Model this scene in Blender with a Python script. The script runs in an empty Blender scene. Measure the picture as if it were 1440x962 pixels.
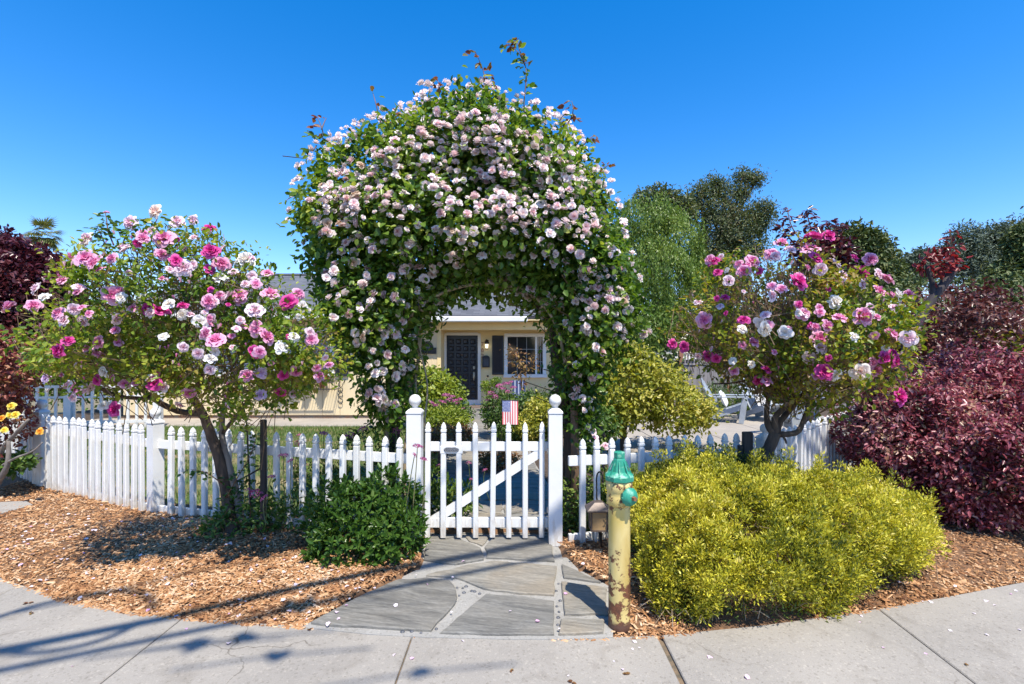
import bpy, math, random
import numpy as np
from mathutils import Vector, Matrix, Euler

rng = np.random.default_rng(11)
RR = random.Random(5)
scn = bpy.context.scene
COL = scn.collection
PI = math.pi

# ------------------------------------------------------------------ camera, world, sun
F, CZ, HY = 680.0, 1.48, 500.0            # focal length in photo pixels, eye height, horizon row
cd = bpy.data.cameras.new('camera'); cam = bpy.data.objects.new('camera', cd); COL.objects.link(cam)
cd.sensor_width = 36.0; cd.lens = 36.0 * F / 1440.0
cd.shift_y = (HY - 481.0) / 1440.0
cd.clip_start = 0.05; cd.clip_end = 3000
cam.location = (0, 0, CZ); cam.rotation_euler = (PI / 2, 0, 0)
scn.camera = cam

SUN_EL = math.radians(62); SUN_ROT = math.radians(155.6)
SUNV = Vector((math.sin(SUN_ROT) * math.cos(SUN_EL), math.cos(SUN_ROT) * math.cos(SUN_EL), math.sin(SUN_EL)))
world = bpy.data.worlds.new('World'); scn.world = world; world.use_nodes = True
wn = world.node_tree.nodes; wl = world.node_tree.links
for n in list(wn): wn.remove(n)
wo = wn.new('ShaderNodeOutputWorld'); wb = wn.new('ShaderNodeBackground'); ws = wn.new('ShaderNodeTexSky')
ws.sky_type = 'NISHITA'; ws.sun_disc = False
ws.sun_elevation = SUN_EL; ws.sun_rotation = SUN_ROT
ws.air_density = 1.0; ws.dust_density = 0.15; ws.ozone_density = 2.0
wh = wn.new('ShaderNodeHueSaturation'); wh.inputs['Saturation'].default_value = 1.45; wh.inputs['Value'].default_value = 1.2
wl.new(ws.outputs[0], wh.inputs['Color']); wt_ = wn.new('ShaderNodeMix'); wt_.data_type = 'RGBA'; wt_.blend_type = 'MULTIPLY'; wt_.inputs[0].default_value = 1.0; wt_.inputs[7].default_value = (1.0, .84, .92, 1)
wl.new(wh.outputs[0], wt_.inputs[6]); wl.new(wt_.outputs[2], wb.inputs[0]); wb.inputs[1].default_value = 0.15
wl.new(wb.outputs[0], wo.inputs[0])
sd = bpy.data.lights.new('sun', 'SUN'); so = bpy.data.objects.new('sun', sd); COL.objects.link(so)
sd.energy = 4.6; sd.angle = math.radians(0.5); sd.color = (1.0, 0.94, 0.82)
so.rotation_euler = SUNV.to_track_quat('Z', 'Y').to_euler(); so.location = (3, -6, 14)
scn.view_settings.view_transform = 'Standard'; scn.view_settings.look = 'None'
scn.view_settings.exposure = 0.70; scn.view_settings.gamma = 1.0
scn.render.engine = 'CYCLES'
scn.cycles.max_bounces = 7; scn.cycles.transparent_max_bounces = 8

# ------------------------------------------------------------------ helpers
def P(px, py, Y): return Vector(((px - 720) / F * Y, Y, CZ - (py - HY) / F * Y))
def G(px, py, z=0.0):
    Y = (CZ - z) * F / (py - HY)
    return Vector(((px - 720) / F * Y, Y, z))
ORG = {}
def setp(o, label=None, cat=None, group=None, kind=None):
    if label: o['label'] = label
    if cat: o['category'] = cat
    if group: o['group'] = group
    if kind: o['kind'] = kind
    return o
def thing(name, label, cat, loc=(0, 0, 0), rz=0.0, group=None, local=False, kind=None):
    o = bpy.data.objects.new(name, None); COL.objects.link(o); o.empty_display_size = 0.1
    o.location = loc; o.rotation_euler = (0, 0, rz)
    ORG[o.name] = Vector((0, 0, 0)) if local else Vector(loc)
    return setp(o, label, cat, group, kind)
def org(p): return ORG.get(p.name, Vector((0, 0, 0))) if p else Vector((0, 0, 0))
def put(name, me, parent=None, loc=None, rot=None, scale=None, quat=None):
    """link a mesh as an object; loc is in the parent's build space"""
    o = bpy.data.objects.new(name, me); COL.objects.link(o)
    if parent: o.parent = parent
    if loc is not None: o.location = Vector(loc) - org(parent)
    if rot is not None: o.rotation_euler = rot
    if quat is not None: o.rotation_mode = 'QUATERNION'; o.rotation_quaternion = quat
    if scale is not None: o.scale = scale
    if parent: ORG[o.name] = org(parent)
    return o
def copy_tree(o, parent=None):
    c = o.copy(); COL.objects.link(c)
    if parent: c.parent = parent
    for ch in list(o.children): copy_tree(ch, c)
    return c

def nz(p, f, s=0):
    """cheap smooth noise in about -1..1 for an (N,3) array"""
    r = np.random.default_rng(100 + s); out = np.zeros(len(p)); tot = 0
    for o_ in range(3):
        a = 0.6 ** o_
        q = p * f * (1.9 ** o_)
        t = np.ones(len(p)); acc = np.zeros(len(p))
        for k in range(3):
            d = r.normal(size=3); d /= np.linalg.norm(d)
            e = r.normal(size=3); e /= np.linalg.norm(e)
            acc += np.sin(q @ d * 2.1 + r.uniform(0, 6.28) + 1.3 * np.sin(q @ e * 1.7 + r.uniform(0, 6.28)))
        out += a * acc / 2.1; tot += a
    return out / tot
def unit(a): return a / np.maximum(np.linalg.norm(a, axis=1, keepdims=True), 1e-9)

def mesh_np(name, V, Q, rnd=None, mats=(), smooth=False, midx=None):
    """V (N,3), Q (M,k) uniform polygons, rnd per vertex"""
    me = bpy.data.meshes.new(name)
    M, k = Q.shape
    me.vertices.add(len(V)); me.vertices.foreach_set('co', np.ascontiguousarray(V, dtype=np.float32).ravel())
    me.loops.add(M * k); me.loops.foreach_set('vertex_index', Q.astype(np.int32).ravel())
    me.polygons.add(M); me.polygons.foreach_set('loop_start', np.arange(0, M * k, k, dtype=np.int32))
    if midx is not None: me.polygons.foreach_set('material_index', np.asarray(midx, dtype=np.int32))
    if smooth: me.polygons.foreach_set('use_smooth', np.ones(M, dtype=bool))
    if rnd is not None:
        at = me.attributes.new('rnd', 'FLOAT', 'POINT'); at.data.foreach_set('value', np.asarray(rnd, dtype=np.float32))
    for m in mats: me.materials.append(m)
    me.update(calc_edges=True)
    return me

class MB:
    def __init__(s): s.v = []; s.f = []; s.m = []; s.sm = []
    def add(s, vs, fs, mi=0, smooth=False):
        b = len(s.v); s.v += [tuple(x) for x in vs]
        for f in fs: s.f.append([b + i for i in f]); s.m.append(mi); s.sm.append(smooth)
        return s
    def box(s, c, d, rz=0.0, mi=0, rx=0.0, ry=0.0, bev=0.0):
        hx, hy, hz = d[0] / 2, d[1] / 2, d[2] / 2
        if bev > 0:
            b = min(bev, hx * .9, hy * .9, hz * .9)
            rings = [(-hz, b), (-hz + b, 0), (hz - b, 0), (hz, b)]
            vs = []
            for z, i in rings: vs += [(-hx + i, -hy + i, z), (hx - i, -hy + i, z), (hx - i, hy - i, z), (-hx + i, hy - i, z)]
            fs = [(3, 2, 1, 0), (12, 13, 14, 15)]
            for k in range(3):
                for j in range(4): fs.append((k * 4 + j, k * 4 + (j + 1) % 4, k * 4 + 4 + (j + 1) % 4, k * 4 + 4 + j))
        else:
            vs = [(x, y, z) for z in (-hz, hz) for x, y in ((-hx, -hy), (hx, -hy), (hx, hy), (-hx, hy))]
            fs = [(3, 2, 1, 0), (4, 5, 6, 7), (0, 1, 5, 4), (1, 2, 6, 5), (2, 3, 7, 6), (3, 0, 4, 7)]
        R = Euler((rx, ry, rz)).to_matrix(); c = Vector(c)
        return s.add([R @ Vector(v) + c for v in vs], fs, mi)
    def bar(s, a, b, w, h, mi=0, up=(0, 0, 1)):
        """rectangular bar from a to b"""
        a, b = Vector(a), Vector(b); d = (b - a).normalized(); u = Vector(up)
        x = d.cross(u)
        if x.length < 1e-4: x = d.cross(Vector((0, 1, 0)))
        x.normalize(); u = x.cross(d)
        vs = [p + x * (sx * w / 2) + u * (sz * h / 2) for p in (a, b) for sx, sz in ((-1, -1), (1, -1), (1, 1), (-1, 1))]
        return s.add(vs, [(3, 2, 1, 0), (4, 5, 6, 7), (0, 1, 5, 4), (1, 2, 6, 5), (2, 3, 7, 6), (3, 0, 4, 7)], mi)
    def tube(s, pts, rad, n=8, mi=0, smooth=True, rough=0.0, caps=True):
        pts = [Vector(p) for p in pts]; N = len(pts)
        if not hasattr(rad, '__len__'): rad = [rad] * N
        vs = []; prev = None
        for i, p in enumerate(pts):
            d = (pts[min(i + 1, N - 1)] - pts[max(i - 1, 0)]).normalized()
            if prev is None:
                x = d.cross(Vector((0.31, 0.11, 0.94)))
                if x.length < 1e-3: x = d.cross(Vector((1, 0, 0)))
            else: x = prev - d * prev.dot(d)
            x.normalize(); prev = x; y = d.cross(x)
            for k in range(n):
                a = 2 * PI * k / n
                r = rad[i] * (1 + (RR.uniform(-rough, rough) if rough else 0))
                vs.append(p + (x * math.cos(a) + y * math.sin(a)) * r)
        fs = []
        for i in range(N - 1):
            for k in range(n): fs.append((i * n + k, i * n + (k + 1) % n, (i + 1) * n + (k + 1) % n, (i + 1) * n + k))
        if caps: fs += [tuple(range(n - 1, -1, -1)), tuple((N - 1) * n + k for k in range(n))]
        return s.add(vs, fs, mi, smooth)
    def lathe(s, prof, c, n=20, mi=0, smooth=True, axis=None, cap=True, rot=0.0):
        """prof: (radius, height) along the axis (default z)"""
        c = Vector(c); q = Vector(axis).to_track_quat('Z', 'Y') if axis is not None else None
        vs = []
        for r, h in prof:
            for k in range(n):
                a = 2 * PI * k / n + rot
                v = Vector((r * math.cos(a), r * math.sin(a), h))
                if q: v = q @ v
                vs.append(v + c)
        fs = []
        for i in range(len(prof) - 1):
            for k in range(n): fs.append((i * n + k, i * n + (k + 1) % n, (i + 1) * n + (k + 1) % n, (i + 1) * n + k))
        if cap: fs += [tuple(range(n - 1, -1, -1)), tuple((len(prof) - 1) * n + k for k in range(n))]
        return s.add(vs, fs, mi, smooth)
    def prism(s, poly, z0, z1, mi=0, bev=0.0, ztop=None):
        """poly list of (x,y), counter clockwise; bevelled top edge"""
        n = len(poly); A = sum(poly[i][0] * poly[(i + 1) % n][1] - poly[(i + 1) % n][0] * poly[i][1] for i in range(n))
        if A < 0: poly = poly[::-1]
        cx = sum(p[0] for p in poly) / n; cy = sum(p[1] for p in poly) / n
        zt = (lambda x, y: z1) if ztop is None else ztop
        vs = [(x, y, z0) for x, y in poly]
        fs = [tuple(range(n - 1, -1, -1))]
        if bev > 0:
            vs += [(x, y, zt(x, y) - bev * .7) for x, y in poly]
            ins = []
            for i in range(n):
                p0, p1, p2 = Vector(poly[i - 1]), Vector(poly[i]), Vector(poly[(i + 1) % n])
                d1 = (p1 - p0).normalized(); d2 = (p2 - p1).normalized()
                nn = Vector((-(d1.y + d2.y), d1.x + d2.x))
                nn = nn.normalized() if nn.length > 1e-6 else Vector((0, 0))
                ins.append((p1.x + nn.x * bev, p1.y + nn.y * bev))
            vs += [(x, y, zt(x, y)) for x, y in ins]; L = 3
        else:
            vs += [(x, y, zt(x, y)) for x, y in poly]; L = 2
        for l in range(L - 1):
            for i in range(n): fs.append((l * n + i, l * n + (i + 1) % n, (l + 1) * n + (i + 1) % n, (l + 1) * n + i))
        fs.append(tuple((L - 1) * n + i for i in range(n)))
        return s.add(vs, fs, mi)
    def mesh(s, name, mats, o=Vector((0, 0, 0))):
        me = bpy.data.meshes.new(name)
        me.from_pydata([(v[0] - o[0], v[1] - o[1], v[2] - o[2]) for v in s.v], [], s.f)
        for m in (mats if isinstance(mats, (list, tuple)) else [mats]): me.materials.append(m)
        me.polygons.foreach_set('material_index', s.m); me.polygons.foreach_set('use_smooth', s.sm)
        me.update(); return me
    def build(s, name, mats, parent=None, kind=None):
        o = put(name, s.mesh(name, mats, org(parent)), parent)
        if kind: o['kind'] = kind
        return o

def smooth_path(pts, n=4):
    pts = [Vector(p) for p in pts]; out = []
    for i in range(len(pts) - 1):
        p0 = pts[max(i - 1, 0)]; p1 = pts[i]; p2 = pts[i + 1]; p3 = pts[min(i + 2, len(pts) - 1)]
        for k in range(n):
            t = k / n
            out.append(0.5 * ((2 * p1) + (p2 - p0) * t + (2 * p0 - 5 * p1 + 4 * p2 - p3) * t * t + (3 * p1 - p0 - 3 * p2 + p3) * t ** 3))
    out.append(pts[-1]); return out
def limb(mb, pts, r0, r1, n=9, rough=.12, sub=4):
    q = smooth_path(pts, sub); N = len(q)
    return mb.tube(q, [r0 + (r1 - r0) * i / (N - 1) for i in range(N)], n=n, rough=rough)

# ------------------------------------------------------------------ materials
def new_mat(name):
    m = bpy.data.materials.new(name); m.use_nodes = True
    nt = m.node_tree
    for n in list(nt.nodes): nt.nodes.remove(n)
    out = nt.nodes.new('ShaderNodeOutputMaterial'); b = nt.nodes.new('ShaderNodeBsdfPrincipled')
    nt.links.new(b.outputs[0], out.inputs[0])
    return m, nt, b, out
def ramp(nt, stops, fac=None, mode='LINEAR'):
    r = nt.nodes.new('ShaderNodeValToRGB'); r.color_ramp.interpolation = mode
    els = r.color_ramp.elements
    while len(els) < len(stops): els.new(0.5)
    for e, (p, c) in zip(els, stops): e.position = p; e.color = (c[0], c[1], c[2], 1)
    if fac is not None: nt.links.new(fac, r.inputs[0])
    return r
def noise(nt, scale, detail=4, rough=.55, vec=None, stretch=None, coord='Object', dist=0.0):
    t = nt.nodes.new('ShaderNodeTexNoise'); t.inputs['Scale'].default_value = scale
    t.inputs['Detail'].default_value = detail; t.inputs['Roughness'].default_value = rough; t.inputs['Distortion'].default_value = dist
    if vec is None:
        tc = nt.nodes.new('ShaderNodeTexCoord'); vec = tc.outputs[coord]
    if stretch:
        mp = nt.nodes.new('ShaderNodeMapping'); mp.inputs['Scale'].default_value = stretch; nt.links.new(vec, mp.inputs[0]); vec = mp.outputs[0]
    nt.links.new(vec, t.inputs['Vector']); return t
def bump(nt, b, h, dist=.005, strength=.6, chain=None):
    u = nt.nodes.new('ShaderNodeBump'); u.inputs['Distance'].default_value = dist; u.inputs['Strength'].default_value = strength
    nt.links.new(h, u.inputs['Height'])
    if chain: nt.links.new(chain, u.inputs['Normal'])
    nt.links.new(u.outputs[0], b.inputs['Normal']); return u
def mixc(nt, a, b, fac, mode='MIX'):
    m = nt.nodes.new('ShaderNodeMix'); m.data_type = 'RGBA'; m.blend_type = mode
    for sock, val in ((m.inputs[6], a), (m.inputs[7], b)):
        if hasattr(val, 'links'): nt.links.new(val, sock)
        else: sock.default_value = (val[0], val[1], val[2], 1)
    if hasattr(fac, 'links'): nt.links.new(fac, m.inputs[0])
    else: m.inputs[0].default_value = fac
    return m.outputs[2]
def pm(name, c1, c2=None, scale=8, rough=.6, bdist=0.0, bscale=60, metal=0, stretch=None, spec=None, lo=.35, hi=.65, detail=5):
    m, nt, b, out = new_mat(name)
    c2 = c2 or tuple(x * .85 for x in c1)
    t = noise(nt, scale, detail=detail, stretch=stretch)
    r = ramp(nt, [(lo, c1), (hi, c2)], t.outputs[0]); nt.links.new(r.outputs[0], b.inputs['Base Color'])
    b.inputs['Roughness'].default_value = rough; b.inputs['Metallic'].default_value = metal
    if spec is not None: b.inputs['Specular IOR Level'].default_value = spec
    if bdist > 0:
        t2 = noise(nt, bscale, detail=4, stretch=stretch); bump(nt, b, t2.outputs[0], bdist)
    return m
def leafmat(name, cols, trans=.3, rough=.42, spec=.4, nscale=0, tcol=None):
    """leaf colours chosen per leaf by the mesh attribute rnd; thin leaves let some light through"""
    m, nt, b, out = new_mat(name)
    a = nt.nodes.new('ShaderNodeAttribute'); a.attribute_name = 'rnd'
    k = len(cols)
    r = ramp(nt, [(i / (k - 1) if k > 1 else 0, c) for i, c in enumerate(cols)], a.outputs['Fac'])
    c = r.outputs[0]
    nt.links.new(c, b.inputs['Base Color']); b.inputs['Roughness'].default_value = rough
    b.inputs['Specular IOR Level'].default_value = spec
    tr = nt.nodes.new('ShaderNodeBsdfTranslucent')
    tc = mixc(nt, c, tcol or (1.25, 1.2, .5), 1.0, 'MULTIPLY'); nt.links.new(tc, tr.inputs[0])
    ms = nt.nodes.new('ShaderNodeMixShader'); ms.inputs[0].default_value = trans
    nt.links.new(b.outputs[0], ms.inputs[1]); nt.links.new(tr.outputs[0], ms.inputs[2]); nt.links.new(ms.outputs[0], out.inputs[0])
    return m
def petalmat(name, cin, cmid, cout, trans=.3):
    return leafmat(name, [cin, cmid, cout], trans=trans, rough=.6, spec=.2, tcol=(1, .9, .95))

M = {}
def vinylmat():
    m, nt, b, out = new_mat('white_vinyl'); ge = nt.nodes.new('ShaderNodeNewGeometry'); sx = nt.nodes.new('ShaderNodeSeparateXYZ'); nt.links.new(ge.outputs['Position'], sx.inputs[0])
    n1 = noise(nt, 3, 5, .6, ge.outputs['Position']); n2 = noise(nt, 28, 5, .7, ge.outputs['Position'], stretch=(1, 1, .25))
    base = ramp(nt, [(.35, (.75, .745, .735)), (.7, (.66, .655, .64))], n1.outputs[0])
    mr = nt.nodes.new('ShaderNodeMapRange'); mr.inputs['From Min'].default_value = .30; mr.inputs['From Max'].default_value = .02; mr.inputs['To Min'].default_value = -.18; mr.inputs['To Max'].default_value = .16; nt.links.new(sx.outputs[2], mr.inputs[0])
    ad = nt.nodes.new('ShaderNodeMath'); nt.links.new(n2.outputs[0], ad.inputs[0]); nt.links.new(mr.outputs[0], ad.inputs[1])
    f = ramp(nt, [(.46, (0, 0, 0)), (.72, (.7, .7, .7))], ad.outputs[0]); c = mixc(nt, base.outputs[0], (.40, .33, .25), f.outputs[0])
    nt.links.new(c, b.inputs['Base Color']); b.inputs['Roughness'].default_value = .35
    return m
M['vinyl'] = vinylmat()
M['bark'] = pm('bark', (.12, .085, .062), (.045, .032, .025), scale=22, rough=.9, bdist=.012, bscale=45, stretch=(1, 1, .22))
M['cane'] = pm('pale_cane', (.42, .33, .22), (.25, .19, .12), scale=20, rough=.7, stretch=(1, 1, .2))
M['twig'] = pm('twig', (.22, .13, .075), (.10, .07, .04), scale=12, rough=.8)
M['redstem'] = pm('red_stem', (.20, .07, .05), (.12, .09, .03), scale=6, rough=.6)
M['greybark'] = pm('grey_bark', (.26, .23, .20), (.13, .11, .10), scale=9, rough=.9, bdist=.01, bscale=30, stretch=(1, 1, .25))
M['plumbark'] = pm('plum_bark', (.06, .045, .045), (.025, .02, .022), scale=10, rough=.8, bdist=.01, bscale=40, stretch=(1, 1, .3))
M['stake'] = pm('weathered_stake', (.065, .052, .045), (.03, .025, .022), scale=14, rough=.9, bdist=.004, bscale=60, stretch=(1, 1, .1))
M['greywood'] = pm('grey_weathered_wood', (.30, .275, .265), (.17, .15, .145), scale=10, rough=.9, bdist=.004, bscale=40, stretch=(1, 1, .08))
M['redwood'] = pm('red_stained_wood', (.30, .13, .075), (.2, .09, .055), scale=10, rough=.8, stretch=(1, 1, .1))
M['brownwood'] = pm('brown_post_wood', (.20, .12, .075), (.11, .07, .045), scale=16, rough=.85, bdist=.004, stretch=(1, 1, .12))
M['iron'] = pm('black_iron', (.018, .017, .016), (.05, .03, .02), scale=30, rough=.5, lo=.5, hi=.9)
M['bronze'] = pm('bronze_metal', (.16, .12, .10), (.09, .07, .06), scale=20, rough=.5, metal=.3)
M['trim'] = pm('white_trim', (.76, .75, .72), (.70, .69, .66), scale=4, rough=.5)
M['yellow'] = pm('yellow_siding_paint', (.80, .63, .33), (.75, .59, .31), scale=2.5, rough=.75)
M['cream'] = pm('cream_siding_paint', (.72, .585, .37), (.67, .545, .345), scale=2.5, rough=.75, bdist=.001, bscale=90)
M['door'] = pm('dark_navy_door', (.010, .014, .024), (.014, .018, .028), scale=5, rough=.35)
M['shutter'] = pm('dark_shutter', (.016, .018, .026), (.02, .022, .03), scale=5, rough=.5)
M['steel'] = pm('brushed_steel', (.62, .60, .56), (.5, .48, .45), scale=20, rough=.3, metal=1)
M['terracotta'] = pm('terracotta', (.40, .13, .07), (.32, .10, .05), scale=10, rough=.85)
M['chair'] = pm('blue_grey_chair_paint', (.36, .40, .44), (.30, .33, .37), scale=6, rough=.55)
M['pillow'] = pm('white_cushion', (.78, .76, .73), (.70, .68, .66), scale=5, rough=.9)
M['soil'] = pm('dark_soil', (.085, .058, .040), (.045, .031, .022), scale=12, rough=1, bdist=.02, bscale=30)
M['caulk'] = pm('dirt_joint', (.22, .15, .09), (.10, .085, .06), scale=25, rough=1, bdist=.01, bscale=90)
M['rubber'] = pm('black_cable', (.02, .02, .02), (.03, .03, .03), rough=.6)

def glass_mat():
    m, nt, b, out = new_mat('window_glass')
    b.inputs['Base Color'].default_value = (.02, .022, .026, 1); b.inputs['Roughness'].default_value = .06
    b.inputs['Specular IOR Level'].default_value = .7
    return m
M['glass'] = glass_mat()
def lampglass():
    m, nt, b, out = new_mat('lit_lamp_glass')
    b.inputs['Base Color'].default_value = (.9, .85, .7, 1); b.inputs['Emission Color'].default_value = (1, .88, .6, 1); b.inputs['Emission Strength'].default_value = 1.1
    return m
M['lampglass'] = lampglass()

def concrete(name, c1, c2, speck=.35, s=1.0):
    m, nt, b, out = new_mat(name)
    tc = nt.nodes.new('ShaderNodeTexCoord'); ge = nt.nodes.new('ShaderNodeNewGeometry'); vec = ge.outputs['Position']
    big = noise(nt, 1.6, 6, .6, vec); r = ramp(nt, [(.3, c1), (.7, c2)], big.outputs[0])
    fine = noise(nt, 170, 3, .7, vec); r2 = ramp(nt, [(.32, (.55, .53, .5)), (.5, (1, 1, 1)), (.72, (1.25, 1.24, 1.22))], fine.outputs[0])
    c = mixc(nt, r.outputs[0], r2.outputs[0], speck, 'MULTIPLY')
    vo = nt.nodes.new('ShaderNodeTexVoronoi'); vo.inputs['Scale'].default_value = 95; nt.links.new(vec, vo.inputs['Vector'])
    wn_ = nt.nodes.new('ShaderNodeTexWhiteNoise'); nt.links.new(vo.outputs['Position'], wn_.inputs['Vector'])
    r3 = ramp(nt, [(.0, (.62, .6, .57)), (.14, (1, 1, 1)), (.90, (1, 1, 1)), (1.0, (1.35, 1.33, 1.3))], wn_.outputs['Value'])
    c = mixc(nt, c, r3.outputs[0], .55 * s, 'MULTIPLY')
    st = noise(nt, 5.5, 5, .65, vec, dist=.6); r4 = ramp(nt, [(.30, (.72, .70, .67)), (.46, (1, 1, 1))], st.outputs[0])
    c = mixc(nt, c, r4.outputs[0], .6, 'MULTIPLY')
    dn = noise(nt, 2.2, 4, .6, vec); dm = nt.nodes.new('ShaderNodeMix'); dm.data_type = 'VECTOR'; dm.inputs[0].default_value = .35; nt.links.new(vec, dm.inputs[4]); nt.links.new(dn.outputs['Color'], dm.inputs[5])
    cv = nt.nodes.new('ShaderNodeTexVoronoi'); cv.feature = 'DISTANCE_TO_EDGE'; cv.inputs['Scale'].default_value = .95; nt.links.new(dm.outputs[1], cv.inputs['Vector'])
    cr_ = ramp(nt, [(.0, (.45, .42, .38)), (.0035, (1, 1, 1))], cv.outputs['Distance']); cmask = noise(nt, .9, 2, .5, vec); cm = ramp(nt, [(.50, (0, 0, 0)), (.56, (1, 1, 1))], cmask.outputs[0])
    c = mixc(nt, c, mixc(nt, c, cr_.outputs[0], 1.0, 'MULTIPLY'), cm.outputs[0])
    nt.links.new(c, b.inputs['Base Color']); b.inputs['Roughness'].default_value = .85; b.inputs['Specular IOR Level'].default_value = .3
    u = nt.nodes.new('ShaderNodeBump'); u.inputs['Distance'].default_value = .0035; u.inputs['Strength'].default_value = .7
    nt.links.new(fine.outputs[0], u.inputs['Height']); nt.links.new(u.outputs[0], b.inputs['Normal'])
    return m
M['concrete'] = concrete('sidewalk_concrete', (.345, .315, .275), (.27, .248, .22))
M['patio'] = concrete('patio_concrete', (.38, .335, .28), (.31, .275, .235), s=.5)
M['mortar'] = concrete('path_mortar', (.34, .325, .30), (.28, .27, .25), s=1.0)
M['asphalt'] = concrete('asphalt', (.055, .055, .055), (.045, .045, .045))

def flagstone(name, base, dark, tan, wt):
    m, nt, b, out = new_mat(name)
    ge = nt.nodes.new('ShaderNodeNewGeometry'); oi = nt.nodes.new('ShaderNodeObjectInfo')
    mp = nt.nodes.new('ShaderNodeMapping'); mp.inputs['Rotation'].default_value = (0, 0, .25); nt.links.new(ge.outputs['Position'], mp.inputs[0])
    s1 = noise(nt, 7, 8, .68, mp.outputs[0], stretch=(.35, 2.6, 1), dist=1.1)
    s2 = noise(nt, 1.7, 4, .6, mp.outputs[0], dist=.8)
    s3 = noise(nt, 60, 4, .6, mp.outputs[0], stretch=(.5, 1.6, 1))
    r = ramp(nt, [(.34, dark), (.52, base), (.66, tuple(x * 1.35 for x in base))], s1.outputs[0])
    f = ramp(nt, [(.40, (0, 0, 0)), (.62, (wt, wt, wt))], s2.outputs[0])
    c = mixc(nt, r.outputs[0], tan, f.outputs[0])
    r3 = ramp(nt, [(.3, (.7, .7, .7)), (.7, (1.2, 1.2, 1.2))], s3.outputs[0]); c = mixc(nt, c, r3.outputs[0], .7, 'MULTIPLY')
    nt.links.new(c, b.inputs['Base Color']); b.inputs['Roughness'].default_value = .75
    bump(nt, b, s1.outputs[0], .02, .8)
    return m
M['slate'] = flagstone('grey_slate', (.175, .168, .152), (.085, .084, .08), (.26, .23, .18), .35)
M['tanstone'] = flagstone('tan_slate', (.235, .22, .19), (.15, .145, .13), (.28, .225, .155), .6)

def roofmat():
    m, nt, b, out = new_mat('asphalt_shingles')
    tc = nt.nodes.new('ShaderNodeTexCoord'); mp = nt.nodes.new('ShaderNodeMapping'); nt.links.new(tc.outputs['UV'], mp.inputs[0])
    br = nt.nodes.new('ShaderNodeTexBrick'); nt.links.new(tc.outputs['Object'], br.inputs['Vector'])
    br.inputs['Scale'].default_value = 1.0; br.inputs['Brick Width'].default_value = .33; br.inputs['Row Height'].default_value = .14
    br.inputs['Mortar Size'].default_value = .006; br.inputs['Color1'].default_value = (.125, .132, .148, 1); br.inputs['Color2'].default_value = (.078, .083, .095, 1)
    br.inputs['Mortar'].default_value = (.06, .065, .08, 1); br.inputs['Bias'].default_value = -.1
    t = noise(nt, 40, 3, .7); r = ramp(nt, [(.3, (.75, .75, .75)), (.7, (1.25, 1.2, 1.15))], t.outputs[0])
    c = mixc(nt, br.outputs[0], r.outputs[0], .7, 'MULTIPLY'); nt.links.new(c, b.inputs['Base Color']); b.inputs['Roughness'].default_value = .9
    bump(nt, b, br.outputs['Fac'], -.01, .6)
    return m
M['roof'] = roofmat()

def rustpaint():
    m, nt, b, out = new_mat('rusty_yellow_paint')
    tc = nt.nodes.new('ShaderNodeTexCoord'); ge = nt.nodes.new('ShaderNodeNewGeometry'); sx = nt.nodes.new('ShaderNodeSeparateXYZ')
    nt.links.new(ge.outputs['Position'], sx.inputs[0])
    n1 = noise(nt, 16, 8, .7, ge.outputs['Position']); n2 = noise(nt, 55, 5, .7, ge.outputs['Position']); n3 = noise(nt, 7, 4, .5, ge.outputs['Position'], stretch=(1, 1, .35))
    yel = ramp(nt, [(.32, (.46, .33, .10)), (.5, (.62, .49, .20)), (.68, (.56, .41, .10))], n3.outputs[0])
    # more rust near the foot
    mr = nt.nodes.new('ShaderNodeMapRange'); mr.inputs['From Min'].default_value = .55; mr.inputs['From Max'].default_value = 0.0
    mr.inputs['To Min'].default_value = -.02; mr.inputs['To Max'].default_value = .20; nt.links.new(sx.outputs[2], mr.inputs[0])
    mb_ = nt.nodes.new('ShaderNodeMapRange'); mb_.inputs['From Min'].default_value = .585; mb_.inputs['From Max'].default_value = .68
    mb_.inputs['To Min'].default_value = 0; mb_.inputs['To Max'].default_value = .09; nt.links.new(sx.outputs[2], mb_.inputs[0])
    ad = nt.nodes.new('ShaderNodeMath'); ad.operation = 'ADD'; nt.links.new(n1.outputs[0], ad.inputs[0]); nt.links.new(mr.outputs[0], ad.inputs[1])
    ad1 = nt.nodes.new('ShaderNodeMath'); ad1.operation = 'ADD'; nt.links.new(ad.outputs[0], ad1.inputs[0]); nt.links.new(mb_.outputs[0], ad1.inputs[1])
    f = ramp(nt, [(.605, (0, 0, 0)), (.64, (1, 1, 1))], ad1.outputs[0])
    rust = ramp(nt, [(.35, (.20, .07, .03)), (.65, (.07, .03, .018))], n2.outputs[0])
    c = mixc(nt, yel.outputs[0], rust.outputs[0], f.outputs[0])
    mf = nt.nodes.new('ShaderNodeMapRange'); mf.inputs['From Min'].default_value = .055; mf.inputs['From Max'].default_value = .03; nt.links.new(sx.outputs[2], mf.inputs[0])
    c = mixc(nt, c, (.10, .05, .035), mf.outputs[0])
    nt.links.new(c, b.inputs['Base Color']); b.inputs['Roughness'].default_value = .5
    bump(nt, b, f.outputs[0], -.002, .5)
    return m
M['rustpaint'] = rustpaint()
M['greenpaint'] = pm('chipped_green_paint', (.025, .26, .17), (.26, .50, .36), scale=26, rough=.5, bdist=.003, bscale=40, lo=.56, hi=.70)
M['rust'] = pm('rust', (.30, .12, .05), (.12, .05, .03), scale=30, rough=.9)

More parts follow.
